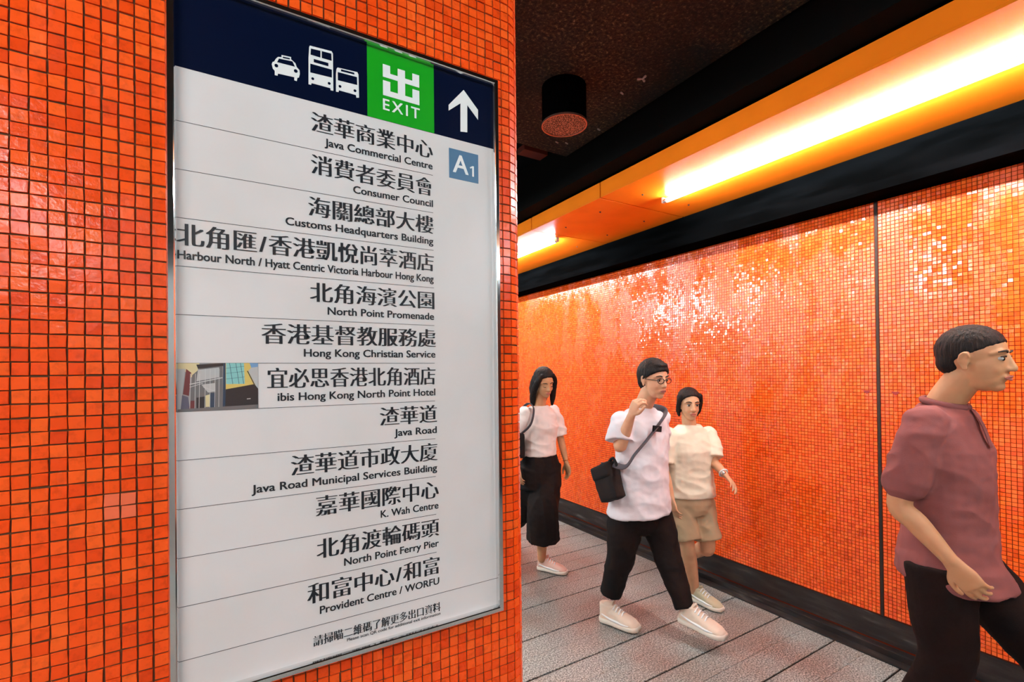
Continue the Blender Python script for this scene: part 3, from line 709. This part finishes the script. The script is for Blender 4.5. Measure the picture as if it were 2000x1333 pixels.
def hair_short(body, c, F, L, U, s, front=.055, nape=-.045, puff=.010, extra=None, side=.0, quiff=True, fade=False):
    mb = MB(); k = lambda f, l, u: c + (F * f + L * l + U * u) * s
    mb.ball(k(-.014, 0, .034), ((.100 + puff) * s, (.078 + puff * .8) * s, (.092 + puff) * s), (F, L, U), seg=40, ringn=26)
    if not fade: mb.ball(k(-.045, 0, -.005), (.066 * s, .072 * s, .060 * s), (F, L, U), seg=30, ringn=18)
    if quiff: mb.ball(k(.040, 0, .095), (.045 * s, .055 * s, .022 * s), (F, L, U), seg=24, ringn=14)
    me = bpy.data.meshes.new('hair'); me.from_pydata([tuple(v) for v in mb.v], [], mb.f)
    bm = bmesh.new(); bm.from_mesh(me); bmesh.ops.recalc_face_normals(bm, faces=bm.faces[:])
    # hairline: a plane from above the brow down behind the ear to the nape, and one below the nape
    p0 = k(.085, 0, front + .005); p1 = k(-.02 + side, 0, .006 if fade else -.01)
    d = (p0 - p1).normalized(); nn = d.cross(L).normalized()
    if nn.dot(U) < 0: nn = -nn
    geom = bm.verts[:] + bm.edges[:] + bm.faces[:]
    bmesh.ops.bisect_plane(bm, geom=geom, plane_co=p1, plane_no=nn, clear_inner=True)
    geom = bm.verts[:] + bm.edges[:] + bm.faces[:]
    bmesh.ops.holes_fill(bm, edges=[e for e in bm.edges if e.is_boundary])
    bm.to_mesh(me); bm.free()
    mb2 = MB(); mb2.add([v.co.copy() for v in me.vertices], [tuple(p.vertices) for p in me.polygons]); bpy.data.meshes.remove(me)
    # back of the head down to the nape
    if fade: mb2.ball(k(-.056, 0, -.006), (.0515 * s, .067 * s, .056 * s), (F, L, U), seg=30, ringn=18)
    else: mb2.ball(k(-.050, 0, -.018), (.058 * s, .070 * s, .062 * s), (F, L, U), seg=30, ringn=18)
    if extra: extra(mb2, k, s)
    return mb2.fuse('hair', M['hair'], body, .005, 2, lambda v, n: v + n * (.0028 * noise.noise(Vector((v.x * 110, v.y * 110, v.z * 28)))))
def hand(mb, wrist, D, N, thumb, s=1.0, curl=.5, spread=.12):
    """D along the hand, N palm normal (side the fingers curl to), thumb = +-1"""
    D = D.normalized(); N = (N - D * N.dot(D)).normalized(); S = D.cross(N).normalized() * thumb
    w = Vector(wrist)
    mb.loft([(w - D * .012 * s, S * .027 * s, N * .018 * s), (w + D * .015 * s, S * .032 * s, N * .017 * s), (w + D * .050 * s, S * .041 * s, N * .0155 * s), (w + D * .082 * s, S * .040 * s, N * .0125 * s), (w + D * .092 * s, S * .034 * s, N * .009 * s)])
    for i, (ln, off, r) in enumerate(((.072, .031, .0083), (.080, .0105, .0086), (.074, -.0105, .0082), (.058, -.030, .0073))):
        base = w + D * (.083 - .006 * abs(i - 1)) * s + S * off * s
        d0 = (D + S * (off * 14 * spread)).normalized(); p = [base - d0 * .02 * s, base]; ang = 0
        for seg, frac in enumerate((.45, .30, .25)):
            ang += curl * (.55, .75, .55)[seg]
            p.append(p[-1] + (d0 * math.cos(ang) + N * math.sin(ang)) * ln * frac * s)
        mb.tube(p, [r * s, r * s, r * .97 * s, r * .92 * s, r * .8 * s], sub=3)
    b = w + D * .022 * s + S * .026 * s
    mb.tube([b - S * .008 * s, b + (D * .022 + S * .020 + N * .008) * s, b + (D * .050 + S * .030 + N * .016) * s, b + (D * .072 + S * .030 + N * .024) * s], [.014 * s, .0115 * s, .0095 * s, .008 * s], sub=3)
def folds(amp=.006, fx=6, fy=6, fz=14, seed=0, fine=.25):
    def fn(v, n):
        a = noise.noise(Vector((v.x * fx + seed, v.y * fy, v.z * fz + v.x * 4))); b = noise.noise(Vector((v.x * 26 + seed, v.y * 26, v.z * 34)))
        return v + n * (amp * (abs(a) * -1.6 + .4) + amp * fine * b)
    return fn
def shoe(person, heel, toe, up, upper, s=1.0, name='shoe', laces=True, width=.047, ankle=None):
    heel, toe = Vector(heel), Vector(toe); D = (toe - heel); Ln = D.length; D.normalize(); U = (up - D * up.dot(D)).normalized(); S = D.cross(U)
    mb = MB(); R = []
    prof = [(0, .50, .030, .030), (.05, .72, .044, .042), (.15, .80, .060, .055), (.28, .82, .058, .054), (.42, .84, .045, .044), (.58, .96, .036, .035), (.74, 1.04, .029, .028), (.88, .93, .023, .022), (.97, .62, .017, .015), (1.0, .30, .012, .009)]
    for t, w, h, c in prof: R.append((heel + D * Ln * t + U * (c * s * .9 + .006 * s), S * width * w * s, U * h * s, .85))
    mb.loft(R)
    if ankle is not None: mb.loft([(heel + D * Ln * .20 + U * .06 * s, S * .040 * s, D * .052 * s), (heel + D * Ln * .19 + U * .105 * s, S * .040 * s, D * .050 * s)])
    o = mb.fuse(name, upper, person, .0055, 3, lambda v, n: v + n * .0012 * noise.noise(v * 60))
    mb = MB(); R = []
    for t, w in ((-.02, .45), (.03, .80), (.15, .92), (.35, .90), (.6, 1.06), (.78, 1.14), (.92, .98), (1.01, .55)): R.append((heel + D * Ln * t + U * .012 * s, S * width * w * 1.05 * s, U * .015 * s, .5))
    mb.loft(R); mb.build('sole', M['sole'], o, True)
    if laces:
        mb = MB(); mb.loft([(heel + D * Ln * (.30) + U * .100 * s, S * .016 * s, D * .006 + U * .004), (heel + D * Ln * .34 + U * .112 * s, S * .019 * s, D * .006 + U * .004), (heel + D * Ln * .33 + U * .122 * s, S * .014 * s, D * .005)]); mb.build('tongue', upper, o, True)
        for q in (-1, 1):
            mb = MB(); mb.tube([heel + D * Ln * t + S * q * width * w * s + U * h * s for t, w, h in ((.10, .80, .050), (.30, .87, .038), (.50, .95, .034), (.66, 1.03, .030), (.80, .98, .030))], [.0035, .006, .007, .006, .003], sub=4); mb.build('side_stripe', M['print_white'] if q > 0 else M['sole'], o, True)
        for i in range(4):
            t = .38 + i * .075; c = heel + D * Ln * t + U * (.1015 - .115 * (t - .38)) * s
            mb = MB(); mb.tube([c - S * .026 * s - U * .012 * s, c + U * .002 * s, c + S * .026 * s - U * .012 * s], [.0038 * s] * 3, sub=3); mb.build('lace', M['print_white'], o, True)
    return o
def arm(mb, sh, el, wr, s=1.0, r=(.040, .043, .038, .036, .024)):
    sh, el, wr = Vector(sh), Vector(el), Vector(wr)
    mb.tube([sh, sh.lerp(el, .5), el, el.lerp(wr, .35), wr], [x * s for x in r], sub=5)
UPZ = Vector((0, 0, 1))

# ---- person nearest the camera: dusty maroon polo, seen from his right side
def man_polo():
    hc = P(1903, 703, 2.47); y0 = hc.y + .085
    t = empty('person', (2.47, y0, 0), 'man in a dusty maroon polo shirt striding right, nearest the viewer', 'person', None)
    F, L, U = frame((0, -1), .06)
    mb = MB(); s = 1.06
    head_shapes(mb, hc, F, L, U, s)
    neck = V3(2.47, y0 + .01, 1.47)
    mb.tube([neck - UPZ * .06, neck, hc + V3(0, .022, -.055)], [.070, .060, .058], sub=4)
    shR = V3(2.285, y0 + .015, 1.400); elR = P(1757, 985, 2.235); wrR = P(1856, 1095, 2.245)
    shL = V3(2.655, y0 + .015, 1.400); elL = V3(2.71, y0 + .03, 1.10); wrL = V3(2.70, y0 - .03, .86)
    arm(mb, shR, elR, wrR, 1.08); arm(mb, shL, elL, wrL, 1.08)
    dR = (wrR - elR).normalized(); hand(mb, wrR + dR * .01, dR + V3(0, -.05, -.1), V3(.85, .0, -.15) + UPZ * .1, -1, 1.02, .75)
    dL = (wrL - elL).normalized(); hand(mb, wrL, dL, V3(-1, 0, 0), 1, 1.02, .6)
    mb.loft([(V3(2.47, y0, 1.45), V3(.10, 0, 0), V3(0, .06, 0)), (V3(2.47, y0, 1.38), V3(.19, 0, 0), V3(0, .085, 0)), (V3(2.47, y0, 1.2), V3(.15, 0, 0), V3(0, .095, 0)), (V3(2.47, y0 + .02, .9), V3(.13, 0, 0), V3(0, .09, 0))])
    body = mb.fuse('body', M['skin_tan'], t, .0045, 3)
    head_parts(body, hc, F, L, U, s)
    hair_short(body, hc, F, L, U, s, .062, puff=.002, quiff=False, fade=True)
    # shirt
    mb = MB(); yc = y0
    mb.loft([(V3(2.47, yc + .01, 1.475), V3(.080, 0, 0), V3(0, .070, 0)), (V3(2.47, yc + .012, 1.445), V3(.130, 0, 0), V3(0, .085, 0)), (V3(2.47, yc + .010, 1.400), V3(.200, 0, 0), V3(0, .108, 0)), (V3(2.47, yc, 1.30), V3(.205, 0, 0), V3(0, .130, 0)),
             (V3(2.47, yc - .005, 1.15), V3(.185, 0, 0), V3(0, .132, 0)), (V3(2.47, yc, 1.00), V3(.180, 0, 0), V3(0, .135, 0)), (V3(2.47, yc + .005, .88), V3(.195, 0, 0), V3(0, .155, 0)), (V3(2.47, yc - .01, .80), V3(.205, 0, 0), V3(0, .182, 0.012)), (V3(2.47, yc - .01, .785), V3(.200, 0, 0), V3(0, .178, .012))])
    d = (elR - shR); mb.tube([shR + V3(.05, 0, .0), shR, shR.lerp(elR, .35), shR.lerp(elR, .70)], [.070, .068, .074, .080], sub=5)
    mb.ball(shR - UPZ * .006, .066); mb.ball(shL - UPZ * .006, .066)
    d = (elL - shL); mb.tube([shL + V3(-.05, 0, .005), shL.lerp(elL, .35), shL.lerp(elL, .72)], [.070, .072, .076], sub=5, ball=False)
    sh = mb.fuse('polo_shirt', M['maroon'], t, .0065, 5, folds(.010, 5, 7, 11, 3))
    mb = MB()
    mb.tube([V3(2.47 + .078 * math.sin(a), y0 + .005 - .066 * math.cos(a) * 1.0, 1.478 + .016 * -math.cos(a)) for a in [x * math.pi / 8 + .12 for x in range(0, 16)]], [.013] * 16, sub=2); mb.build('collar', M['maroon'], sh, True)
    mb = MB(); mb.tube([V3(2.47, y0 - .078, 1.455), V3(2.47, y0 - .106, 1.40), V3(2.47, y0 - .128, 1.32)], [.004] * 3, side=(1, 0, 0), ratio=3.5); mb.build('placket', M['maroon'], sh, True)
    # trousers
    mb = MB()
    hR, kR, aR = V3(2.37, y0, .86), V3(2.35, y0 - .02, .50), V3(2.34, y0 + .13, .13)
    hL, kL, aL = V3(2.57, y0, .86), V3(2.58, y0 - .27, .50), V3(2.58, y0 - .33, .13)
    mb.loft([(V3(2.47, y0, .98), V3(.165, 0, 0), V3(0, .12, 0)), (V3(2.47, y0 + .005, .86), V3(.180, 0, 0), V3(0, .135, 0)), (V3(2.47, y0 + .005, .76), V3(.155, 0, 0), V3(0, .115, 0))])
    mb.tube([hR, hR.lerp(kR, .5), kR, kR.lerp(aR, .5), aR], [.112, .104, .084, .076, .066], sub=5, ball=False)
    mb.tube([hL, hL.lerp(kL, .5), kL, kL.lerp(aL, .5), aL], [.112, .104, .084, .076, .066], sub=5, ball=False)
    mb.fuse('trousers', M['dark_maroon'], t, .008, 4, folds(.008, 9, 9, 6, 9))
    shoe(t, V3(2.34, y0 + .18, .04), V3(2.34, y0 - .08, .0), V3(0, .15, 1), M['black_cloth'], 1.0, laces=False, ankle=1)
    shoe(t, V3(2.58, y0 - .27, .0), V3(2.58, y0 - .54, .03), V3(0, .1, 1), M['black_cloth'], 1.0, laces=False, ankle=1)
man_polo()

# ---- man in a white tee with a shoulder bag
def man_tee():
    X = 2.25
    tc = on(1254, 900, 0, X); y0 = tc.y
    t = empty('person', (X, y0, 0), 'man with glasses in a loose white tee, hand raised to his bag strap', 'person')
    hc = P(1277, 742, X + .01); F, L, U = frame((-.10, -1), .12)
    mb = MB(); s = .98
    head_shapes(mb, hc, F, L, U, s)
    neck = V3(X, y0 - .01, 1.38)
    mb.tube([neck - UPZ * .06, neck, hc + V3(0, .025, -.055)], [.064, .056, .054], sub=4)
    shR = V3(2.075, y0, 1.315); elR = P(1211, 873, 2.03); wrR = P(1233, 812, 2.03)
    shL = V3(2.42, y0, 1.315); elL = V3(2.47, y0 + .10, 1.06); wrL = V3(2.45, y0 + .06, .84)
    arm(mb, shR, elR, wrR); arm(mb, shL, elL, wrL)
    dR = (wrR - elR).normalized(); hand(mb, wrR, dR, V3(.8, -.2, 0), -1, .98, 1.2)
    hand(mb, wrL, (wrL - elL).normalized(), V3(-1, 0, 0), 1, .98, .5)
    mb.loft([(V3(X, y0, 1.37), V3(.09, 0, 0), V3(0, .055, 0)), (V3(X, y0, 1.30), V3(.175, 0, 0), V3(0, .08, 0)), (V3(X, y0, 1.1), V3(.14, 0, 0), V3(0, .085, 0)), (V3(X, y0, .86), V3(.12, 0, 0), V3(0, .08, 0))])
    body = mb.fuse('body', M['skin'], t, .005, 3)
    head_parts(body, hc, F, L, U, s)
    hair_short(body, hc, F, L, U, s, .060, puff=.012)
    # glasses
    g = MB(); k = lambda f, l, u: hc + (F * f + L * l + U * u) * s
    for l in (-1, 1):
        pts = [k(.100 - .006 * abs(math.cos(a) * .5 + .5 * l), l * .031 + .022 * math.cos(a), .004 + .017 * math.sin(a)) for a in [i * math.pi / 6 for i in range(13)]]
        g.tube(pts, [.0022] * 13, sub=1); g.tube([k(.092, l * .054, .008), k(.045, l * .076, .008), k(-.01, l * .080, .008)], [.002] * 3, sub=3)
    g.tube([k(.101, -.010, .008), k(.106, 0, .010), k(.101, .010, .008)], [.002] * 3, sub=2)
    g.build('glasses', M['lens'], body, True)
    # tee
    mb = MB()
    mb.loft([(V3(X, y0 - .005, 1.385), V3(.085, 0, 0), V3(0, .068, 0)), (V3(X, y0, 1.355), V3(.135, 0, 0), V3(0, .085, 0)), (V3(X, y0, 1.31), V3(.190, 0, 0), V3(0, .105, 0)), (V3(X, y0, 1.20), V3(.198, 0, 0), V3(0, .128, 0)),
             (V3(X, y0 + .01, 1.02), V3(.190, 0, 0), V3(0, .138, 0)), (V3(X, y0 + .02, .86), V3(.205, 0, 0), V3(0, .155, 0)), (V3(X + .005, y0 + .03, .77), V3(.222, 0, 0), V3(0, .172, 0)), (V3(X + .005, y0 + .03, .735), V3(.226, 0, .012), V3(0, .178, .0)), (V3(X + .005, y0 + .03, .725), V3(.218, 0, .012), V3(0, .17, 0))])
    mb.tube([shR + V3(.05, 0, .0), shR.lerp(elR, .40), shR.lerp(elR, .80) + V3(-.005, 0, 0)], [.072, .080, .088], sub=5, ball=False)
    mb.tube([shL + V3(-.05, 0, .0), shL.lerp(elL, .40), shL.lerp(elL, .80)], [.072, .080, .088], sub=5, ball=False)
    mb.ball(shR - UPZ * .006, .064); mb.ball(shL - UPZ * .006, .064)
    tee = mb.fuse('tee_shirt', M['white_tee'], t, .0065, 5, folds(.012, 6, 6, 9, 11))
    mb = MB(); mb.tube([V3(X + .080 * math.sin(a), y0 - .008 - .066 * math.cos(a), 1.383 - .014 * math.cos(a)) for a in [x * math.pi / 8 for x in range(17)]], [.007] * 17, sub=2); mb.build('neckband', M['white_tee'], tee, True)
    # trousers
    mb = MB()
    hR, hL = V3(X - .095, y0 + .04, .78), V3(X + .10, y0 + .03, .78)
    kR = P(1213, 1085, X - .11); aR = P(1192, 1160, X - .13); kL = P(1303, 1085, X + .12); aL = P(1337, 1188, X + .12)
    mb.loft([(V3(X, y0 + .03, .90), V3(.155, 0, 0), V3(0, .11, 0)), (V3(X, y0 + .03, .78), V3(.180, 0, 0), V3(0, .135, 0)), (V3(X, y0 + .03, .66), V3(.170, 0, 0), V3(0, .125, 0)), (V3(X, y0 + .03, .60), V3(.13, 0, 0), V3(0, .09, 0))])
    mb.tube([hR, hR.lerp(kR, .5), kR, kR.lerp(aR, .5), aR], [.110, .108, .092, .078, .068], sub=5, ball=False)
    mb.tube([hL, hL.lerp(kL, .5), kL, kL.lerp(aL, .5), aL], [.110, .106, .084, .070, .058], sub=5, ball=False)
    mb.fuse('trousers', M['black_cloth'], t, .008, 4, folds(.009, 8, 8, 8, 5))
    f0 = P(1187, 1208, X - .13); f0.z = 0; hl = on(1180, 1196, 2, .01); 
    tl = on(1229, 1226, 2, .012)
    heelR = Vector((aR.x - .03, aR.y + .055, .008)); dirR = (tl - heelR); dirR.z = 0; dirR.normalize()
    shoe(t, heelR, heelR + dirR * .255, UPZ, M['shoe_cream'], 1.12, ankle=1, width=.048)
    heelL = aL + V3(0, .035, -.085); toeL = heelL + V3(.06, -.265, -.015)
    shoe(t, heelL, toeL, V3(0, .05, 1), M['shoe_cream'], 1.10, ankle=1, width=.048)
    # bag and strap (carried: things of their own)
    b = empty('shoulder_bag', V3(2.0, y0 + .08, .8), 'black crossbody bag at the hip of the man in the white tee', 'bag')
    c = P(1187, 938, 2.005); mb = MB(); ax = Matrix.Rotation(-.42, 3, 'X')
    mb.box(-.045, .045, -.085, .085, -.125, .10, .028)
    mb.v = [c + ax @ v for v in mb.v]
    bag = mb.fuse('bag_body', M['bag'], b, .006, 4, folds(.006, 9, 9, 9, 2))
    mb = MB(); mb.box(-.052, .052, -.080, .080, .01, .095, .02); mb.v = [c + ax @ v for v in mb.v]; mb.build('flap', M['bag'], b, True)
    yf = y0 - .146
    pts = [c + V3(.005, -.05, .10), on(1222, 912, 1, yf + .045), on(1240, 888, 1, yf + .004), on(1262, 862, 1, yf - .004), on(1285, 832, 1, yf + .012), on(1300, 806, 1, yf + .050), V3(X + .115, y0 - .03, 1.385), V3(X + .125, y0 + .06, 1.365), V3(X + .06, y0 + .145, 1.20), V3(X - .10, y0 + .165, 1.0), c + V3(.02, .06, .09)]
    mb = MB(); mb.tube(pts, [.006] * len(pts), side=(.7, 0, .7), ratio=3.2, sub=6); mb.build('strap', M['strap'], b, True)
    q = on(1283, 838, 1, yf - .002); mb = MB(); mb.box(-.035, .035, -.007, .004, -.018, .018, .003); rr = Matrix.Rotation(.15, 3, 'Y'); mb.v = [q + rr @ v for v in mb.v]; mb.build('buckle', M['bag'], b)
    q = c + V3(.0, -.05, .12); mb = MB(); mb.tube([q + V3(0, -.03, -.02), q + V3(0, 0, .02), q + V3(0, .04, -.01)], [.009] * 3, sub=4); mb.build('strap_loop', M['bag'], b, True)
man_tee()

# ---- woman in a cream tee and khaki shorts next to the wall
def woman_cream():
    X = 2.80; y0 = on(1347, 900, 0, X).y
    t = empty('person', (X, y0, 0), 'woman with tied black hair in a cream tee and khaki shorts beside the orange wall', 'person')
    f = Vector((-.35, -1, 0)).normalized(); Lf = UPZ.cross(f)
    def B(l, fw, z): return Vector((X, y0, 0)) + Lf * l + f * fw + UPZ * z
    hc = P(1346, 791, X - .02); hc.z = hc.z; F, L, U = frame((-.62, -1), .08)
    mb = MB(); s = .92
    head_shapes(mb, hc, F, L, U, s, True)
    mb.tube([B(0, 0, 1.17), B(0, .0, 1.24), hc - F * .022 - U * .055], [.058, .048, .046], sub=4)
    shR, shL = B(-.155, 0, 1.175), B(.155, 0, 1.175)
    elR, wrR = B(-.21, .02, .95), B(-.20, .10, .75)
    elL = P(1394, 903, X + .10); wrL = P(1418, 930, X + .06)
    arm(mb, shR, elR, wrR, .86); arm(mb, shL, elL, wrL, .86)
    hand(mb, wrR, wrR - elR, Lf * 1.0, -1, .9, .6); hand(mb, wrL, (wrL - elL), V3(-.5, .3, -.8), 1, .9, .5)
    mb.loft([(B(0, 0, 1.22), Lf * .08, f * .05), (B(0, 0, 1.16), Lf * .15, f * .07), (B(0, 0, 1.0), Lf * .12, f * .08), (B(0, 0, .72), Lf * .12, f * .08)])
    # bare legs below the shorts, joined to the trunk
    hR, hL = B(-.08, 0, .70), B(.08, 0, .70)
    kP = B(-.06, .05, .42); aP = P(1357, 1160, X + .02); kS = B(.10, .05, .40); aS = B(.12, -.22, .22)
    mb.tube([hR, kP, kP.lerp(aP, .3), aP], [.072, .050, .050, .033], sub=6); mb.tube([hL, kS, kS.lerp(aS, .3), aS], [.072, .050, .050, .033], sub=6)
    body = mb.fuse('body', M['skin_warm'], t, .005, 3)
    head_parts(body, hc, F, L, U, s)
    def ex(m, k, s):
        for l in (-1, 1): m.tube([k(.035, l * .068, .075), k(.012, l * .080, .02), k(-.012, l * .078, -.045), k(-.025, l * .066, -.085)], [.016 * s, .018 * s, .017 * s, .010 * s], sub=4)
        m.ball(k(-.10, 0, -.03), .030 * s)
    hair_short(body, hc, F, L, U, s, .080, puff=.008, extra=ex, quiff=False)
    mb = MB()
    mb.loft([(B(0, 0, 1.235), Lf * .078, f * .062), (B(0, 0, 1.205), Lf * .120, f * .078), (B(0, 0, 1.165), Lf * .170, f * .095), (B(0, .01, 1.06), Lf * .172, f * .118), (B(0, 0, .93), Lf * .165, f * .115), (B(0, 0, .82), Lf * .175, f * .125), (B(0, 0, .745), Lf * .180, f * .135), (B(0, 0, .735), Lf * .172, f * .128)])
    mb.tube([shR + Lf * .04, shR.lerp(elR, .4), shR.lerp(elR, .85)], [.060, .068, .072], sub=5, ball=False)
    mb.tube([shL - Lf * .04, shL.lerp(elL, .4), shL.lerp(elL, .85)], [.060, .068, .072], sub=5, ball=False)
    mb.ball(shR - UPZ * .004, .054); mb.ball(shL - UPZ * .004, .054)
    tee = mb.fuse('tee_shirt', M['cream'], t, .0065, 5, folds(.010, 6, 6, 12, 23))
    q = on(1372, 866, 1, y0 - .09)
    mb = MB()
    mb.loft([(B(0, 0, .80), Lf * .145, f * .105), (B(0, 0, .70), Lf * .165, f * .125), (B(0, 0, .62), Lf * .150, f * .110)])
    mb.tube([hR, hR.lerp(kP, .5), kP + UPZ * .03], [.092, .092, .094], sub=4, ball=False); mb.tube([hL, hL.lerp(kS, .5), kS + UPZ * .04], [.092, .092, .094], sub=4, ball=False)
    mb.fuse('shorts', M['khaki'], t, .0075, 4, folds(.008, 8, 8, 8, 31))
    heel = Vector((aP.x, aP.y + .03, .006)); tl = on(1392, 1186, 2, .01); d = tl - heel; d.z = 0; d.normalize()
    shoe(t, heel, heel + d * .235, UPZ, M['shoe_green'], .95, ankle=1)
    shoe(t, aS + V3(.01, .06, -.05), aS + V3(.01, -.05, -.20), V3(0, .8, .5), M['shoe_green'], .9, ankle=1)
    w = empty('wristwatch', wrL, 'pale watch on the outstretched wrist of the woman in the cream tee', 'watch')
    dd = (wrL - elL).normalized(); a1 = dd.orthogonal().normalized(); a2 = dd.cross(a1); cc = wrL - dd * .03
    mb = MB(); mb.tube([cc + (a1 * math.cos(a) + a2 * math.sin(a)) * .028 for a in [i * math.pi / 6 for i in range(13)]], [.006] * 13, sub=2); mb.build('band', M['white_plastic'], w, True)
    mb = MB(); tp = cc + (RT * 0 + (CAM - cc).normalized()) * .027; mb.ball(tp, (.016, .016, .016), seg=14, ringn=8); mb.build('dial', M['silver'], w, True)
woman_cream()

# ---- woman in a white blouse and long black culottes, half behind the near wall
def woman_black():
    X = 2.26; y0 = on(1054, 840, 0, X).y
    t = empty('person', (X, y0, 0), 'woman with long black hair in white blouse and black culottes, beside the near wall', 'person')
    f = Vector((.05, -1, 0)).normalized(); Lf = UPZ.cross(f)
    def B(l, fw, z): return Vector((X, y0, 0)) + Lf * l + f * fw + UPZ * z
    hc = P(1063, 748, X + .0); F, L, U = frame((-.15, -1), .38, .10)
    mb = MB(); s = .98
    head_shapes(mb, hc, F, L, U, s, True)
    mb.tube([B(0, 0, 1.27), B(0, .01, 1.34), hc - F * .03 - U * .045], [.058, .048, .046], sub=4)
    shR, shL = B(-.155, 0, 1.29), B(.155, 0, 1.29)
    elR, wrR = B(-.23, -.04, 1.04), B(-.24, .02, .84)
    elL = P(1095, 858, X + .20); wrL = P(1106, 904, X + .22)
    arm(mb, shR, elR, wrR, .82); arm(mb, shL, elL, wrL, .82)
    hand(mb, wrR, wrR - elR, Lf * 1.0, -1, .9, .6); hand(mb, wrL, (wrL - elL), -Lf, 1, .92, .5)
    mb.loft([(B(0, 0, 1.33), Lf * .08, f * .05), (B(0, 0, 1.28), Lf * .14, f * .07), (B(0, 0, 1.1), Lf * .115, f * .08), (B(0, 0, .85), Lf * .12, f * .08)])
    aR = on(1058, 1092, 2, .10); kR = aR + V3(0, -.02, .38); hR = B(-.08, 0, .85); hL = B(.08, 0, .85); aL = B(-.10, -.42, .16); kL = B(-.06, -.12, .50)
    aR2 = aR
    mb.tube([hL, kR, kR.lerp(aR, .3), aR], [.075, .052, .050, .034], sub=6); mb.tube([hR, kL, kL.lerp(aL, .3), aL], [.075, .052, .050, .034], sub=6)
    body = mb.fuse('body', M['skin_tan'], t, .0055, 3)
    head_parts(body, hc, F, L, U, s, closed=True)
    def ex(m, k, s):
        for l in (-1, 1):
            m.tube([k(.050, l * .050, .085), k(.030, l * .080, .02), k(.0, l * .090, -.06), k(-.01, l * .095, -.14), k(.0, l * .090, -.215)], [.018 * s, .024 * s, .028 * s, .026 * s, .012 * s], sub=4)
        m.tube([k(-.07, 0, .02), k(-.085, 0, -.08), k(-.075, 0, -.20)], [.06 * s, .07 * s, .05 * s], side=L, ratio=1.35, sub=4)
    hair_short(body, hc, F, L, U, s, .085, puff=.010, extra=ex, quiff=False)
    mb = MB()
    mb.loft([(B(0, 0, 1.335), Lf * .085, f * .062), (B(0, 0, 1.31), Lf * .130, f * .078), (B(0, 0, 1.27), Lf * .172, f * .095), (B(0, .01, 1.16), Lf * .170, f * .118), (B(0, 0, 1.04), Lf * .150, f * .110), (B(0, 0, .95), Lf * .155, f * .118), (B(0, 0, .925), Lf * .155, f * .118)])
    mb.tube([shR + Lf * .04, shR.lerp(elR, .4), shR.lerp(elR, .85)], [.058, .066, .068], sub=5, ball=False)
    mb.tube([shL - Lf * .04, shL.lerp(elL, .4), shL.lerp(elL, .88)], [.058, .066, .070], sub=5, ball=False)
    mb.ball(shR - UPZ * .004, .052); mb.ball(shL - UPZ * .004, .052)
    mb.fuse('blouse', M['pink_white'], t, .0065, 5, folds(.010, 6, 6, 14, 41))
    mb = MB()
    mb.loft([(B(0, 0, .96), Lf * .140, f * .105), (B(0, 0, .80), Lf * .185, f * .145), (B(0, 0, .66), Lf * .190, f * .150)])
    bR = aR + V3(.02, 0, .16); bL = aL + V3(-.02, -.08, .16)
    mb.tube([hL, hL.lerp(kR, .6), kR, bR], [.115, .125, .130, .135], sub=5, ball=False); mb.tube([hR, hR.lerp(kL, .6), kL, bL], [.115, .125, .125, .130], sub=5, ball=False)
    mb.fuse('culottes', M['black_cloth'], t, .008, 4, folds(.012, 10, 10, 2, 51))
    heel = Vector((aR.x, aR.y + .05, .006)); tl = on(1089, 1117, 2, .01); d = tl - heel; d.z = 0; d.normalize()
    shoe(t, heel, heel + d * .25, UPZ, M['shoe_pink'], .98, ankle=1)
    hl = aL + V3(0, .06, -.06); shoe(t, hl, Vector((hl.x, hl.y - .20, .004)), V3(0, .5, .8), M['shoe_pink'], .98, ankle=1)
    b = empty('shoulder_bag', B(-.24, 0, .98), 'dark bag on the shoulder of the woman in the white blouse', 'bag')
    c = B(-.235, -.02, 1.04); mb = MB(); mb.box(-.035, .035, -.10, .10, -.11, .09, .02); mb.v = [c + v for v in mb.v]; mb.fuse('bag_body', M['bag'], b, .006, 3, folds(.004, 9, 9, 9, 2))
    mb = MB(); pts = [c + V3(.01, -.07, .08), B(-.165, .10, 1.20), B(-.115, .075, 1.32), B(-.11, .0, 1.36), B(-.125, -.09, 1.30), B(-.18, -.12, 1.18), c + V3(.01, .08, .08)]
    mb.tube(pts, [.005] * len(pts), side=(1, 0, 0), ratio=2.6, sub=6); mb.build('strap', M['strap'], b, True)
    w = empty('bracelet', wrL, 'thin gold bracelet on the wrist of the woman in the white blouse', 'bracelet')
    dd = (wrL - elL).normalized(); a1 = dd.orthogonal().normalized(); a2 = dd.cross(a1); cc = wrL - dd * .02
    mb = MB(); mb.tube([cc + (a1 * math.cos(a) + a2 * math.sin(a)) * .026 for a in [i * math.pi / 6 for i in range(13)]], [.003] * 13, sub=2); mb.build('band', M['gold'], w, True)
woman_black()
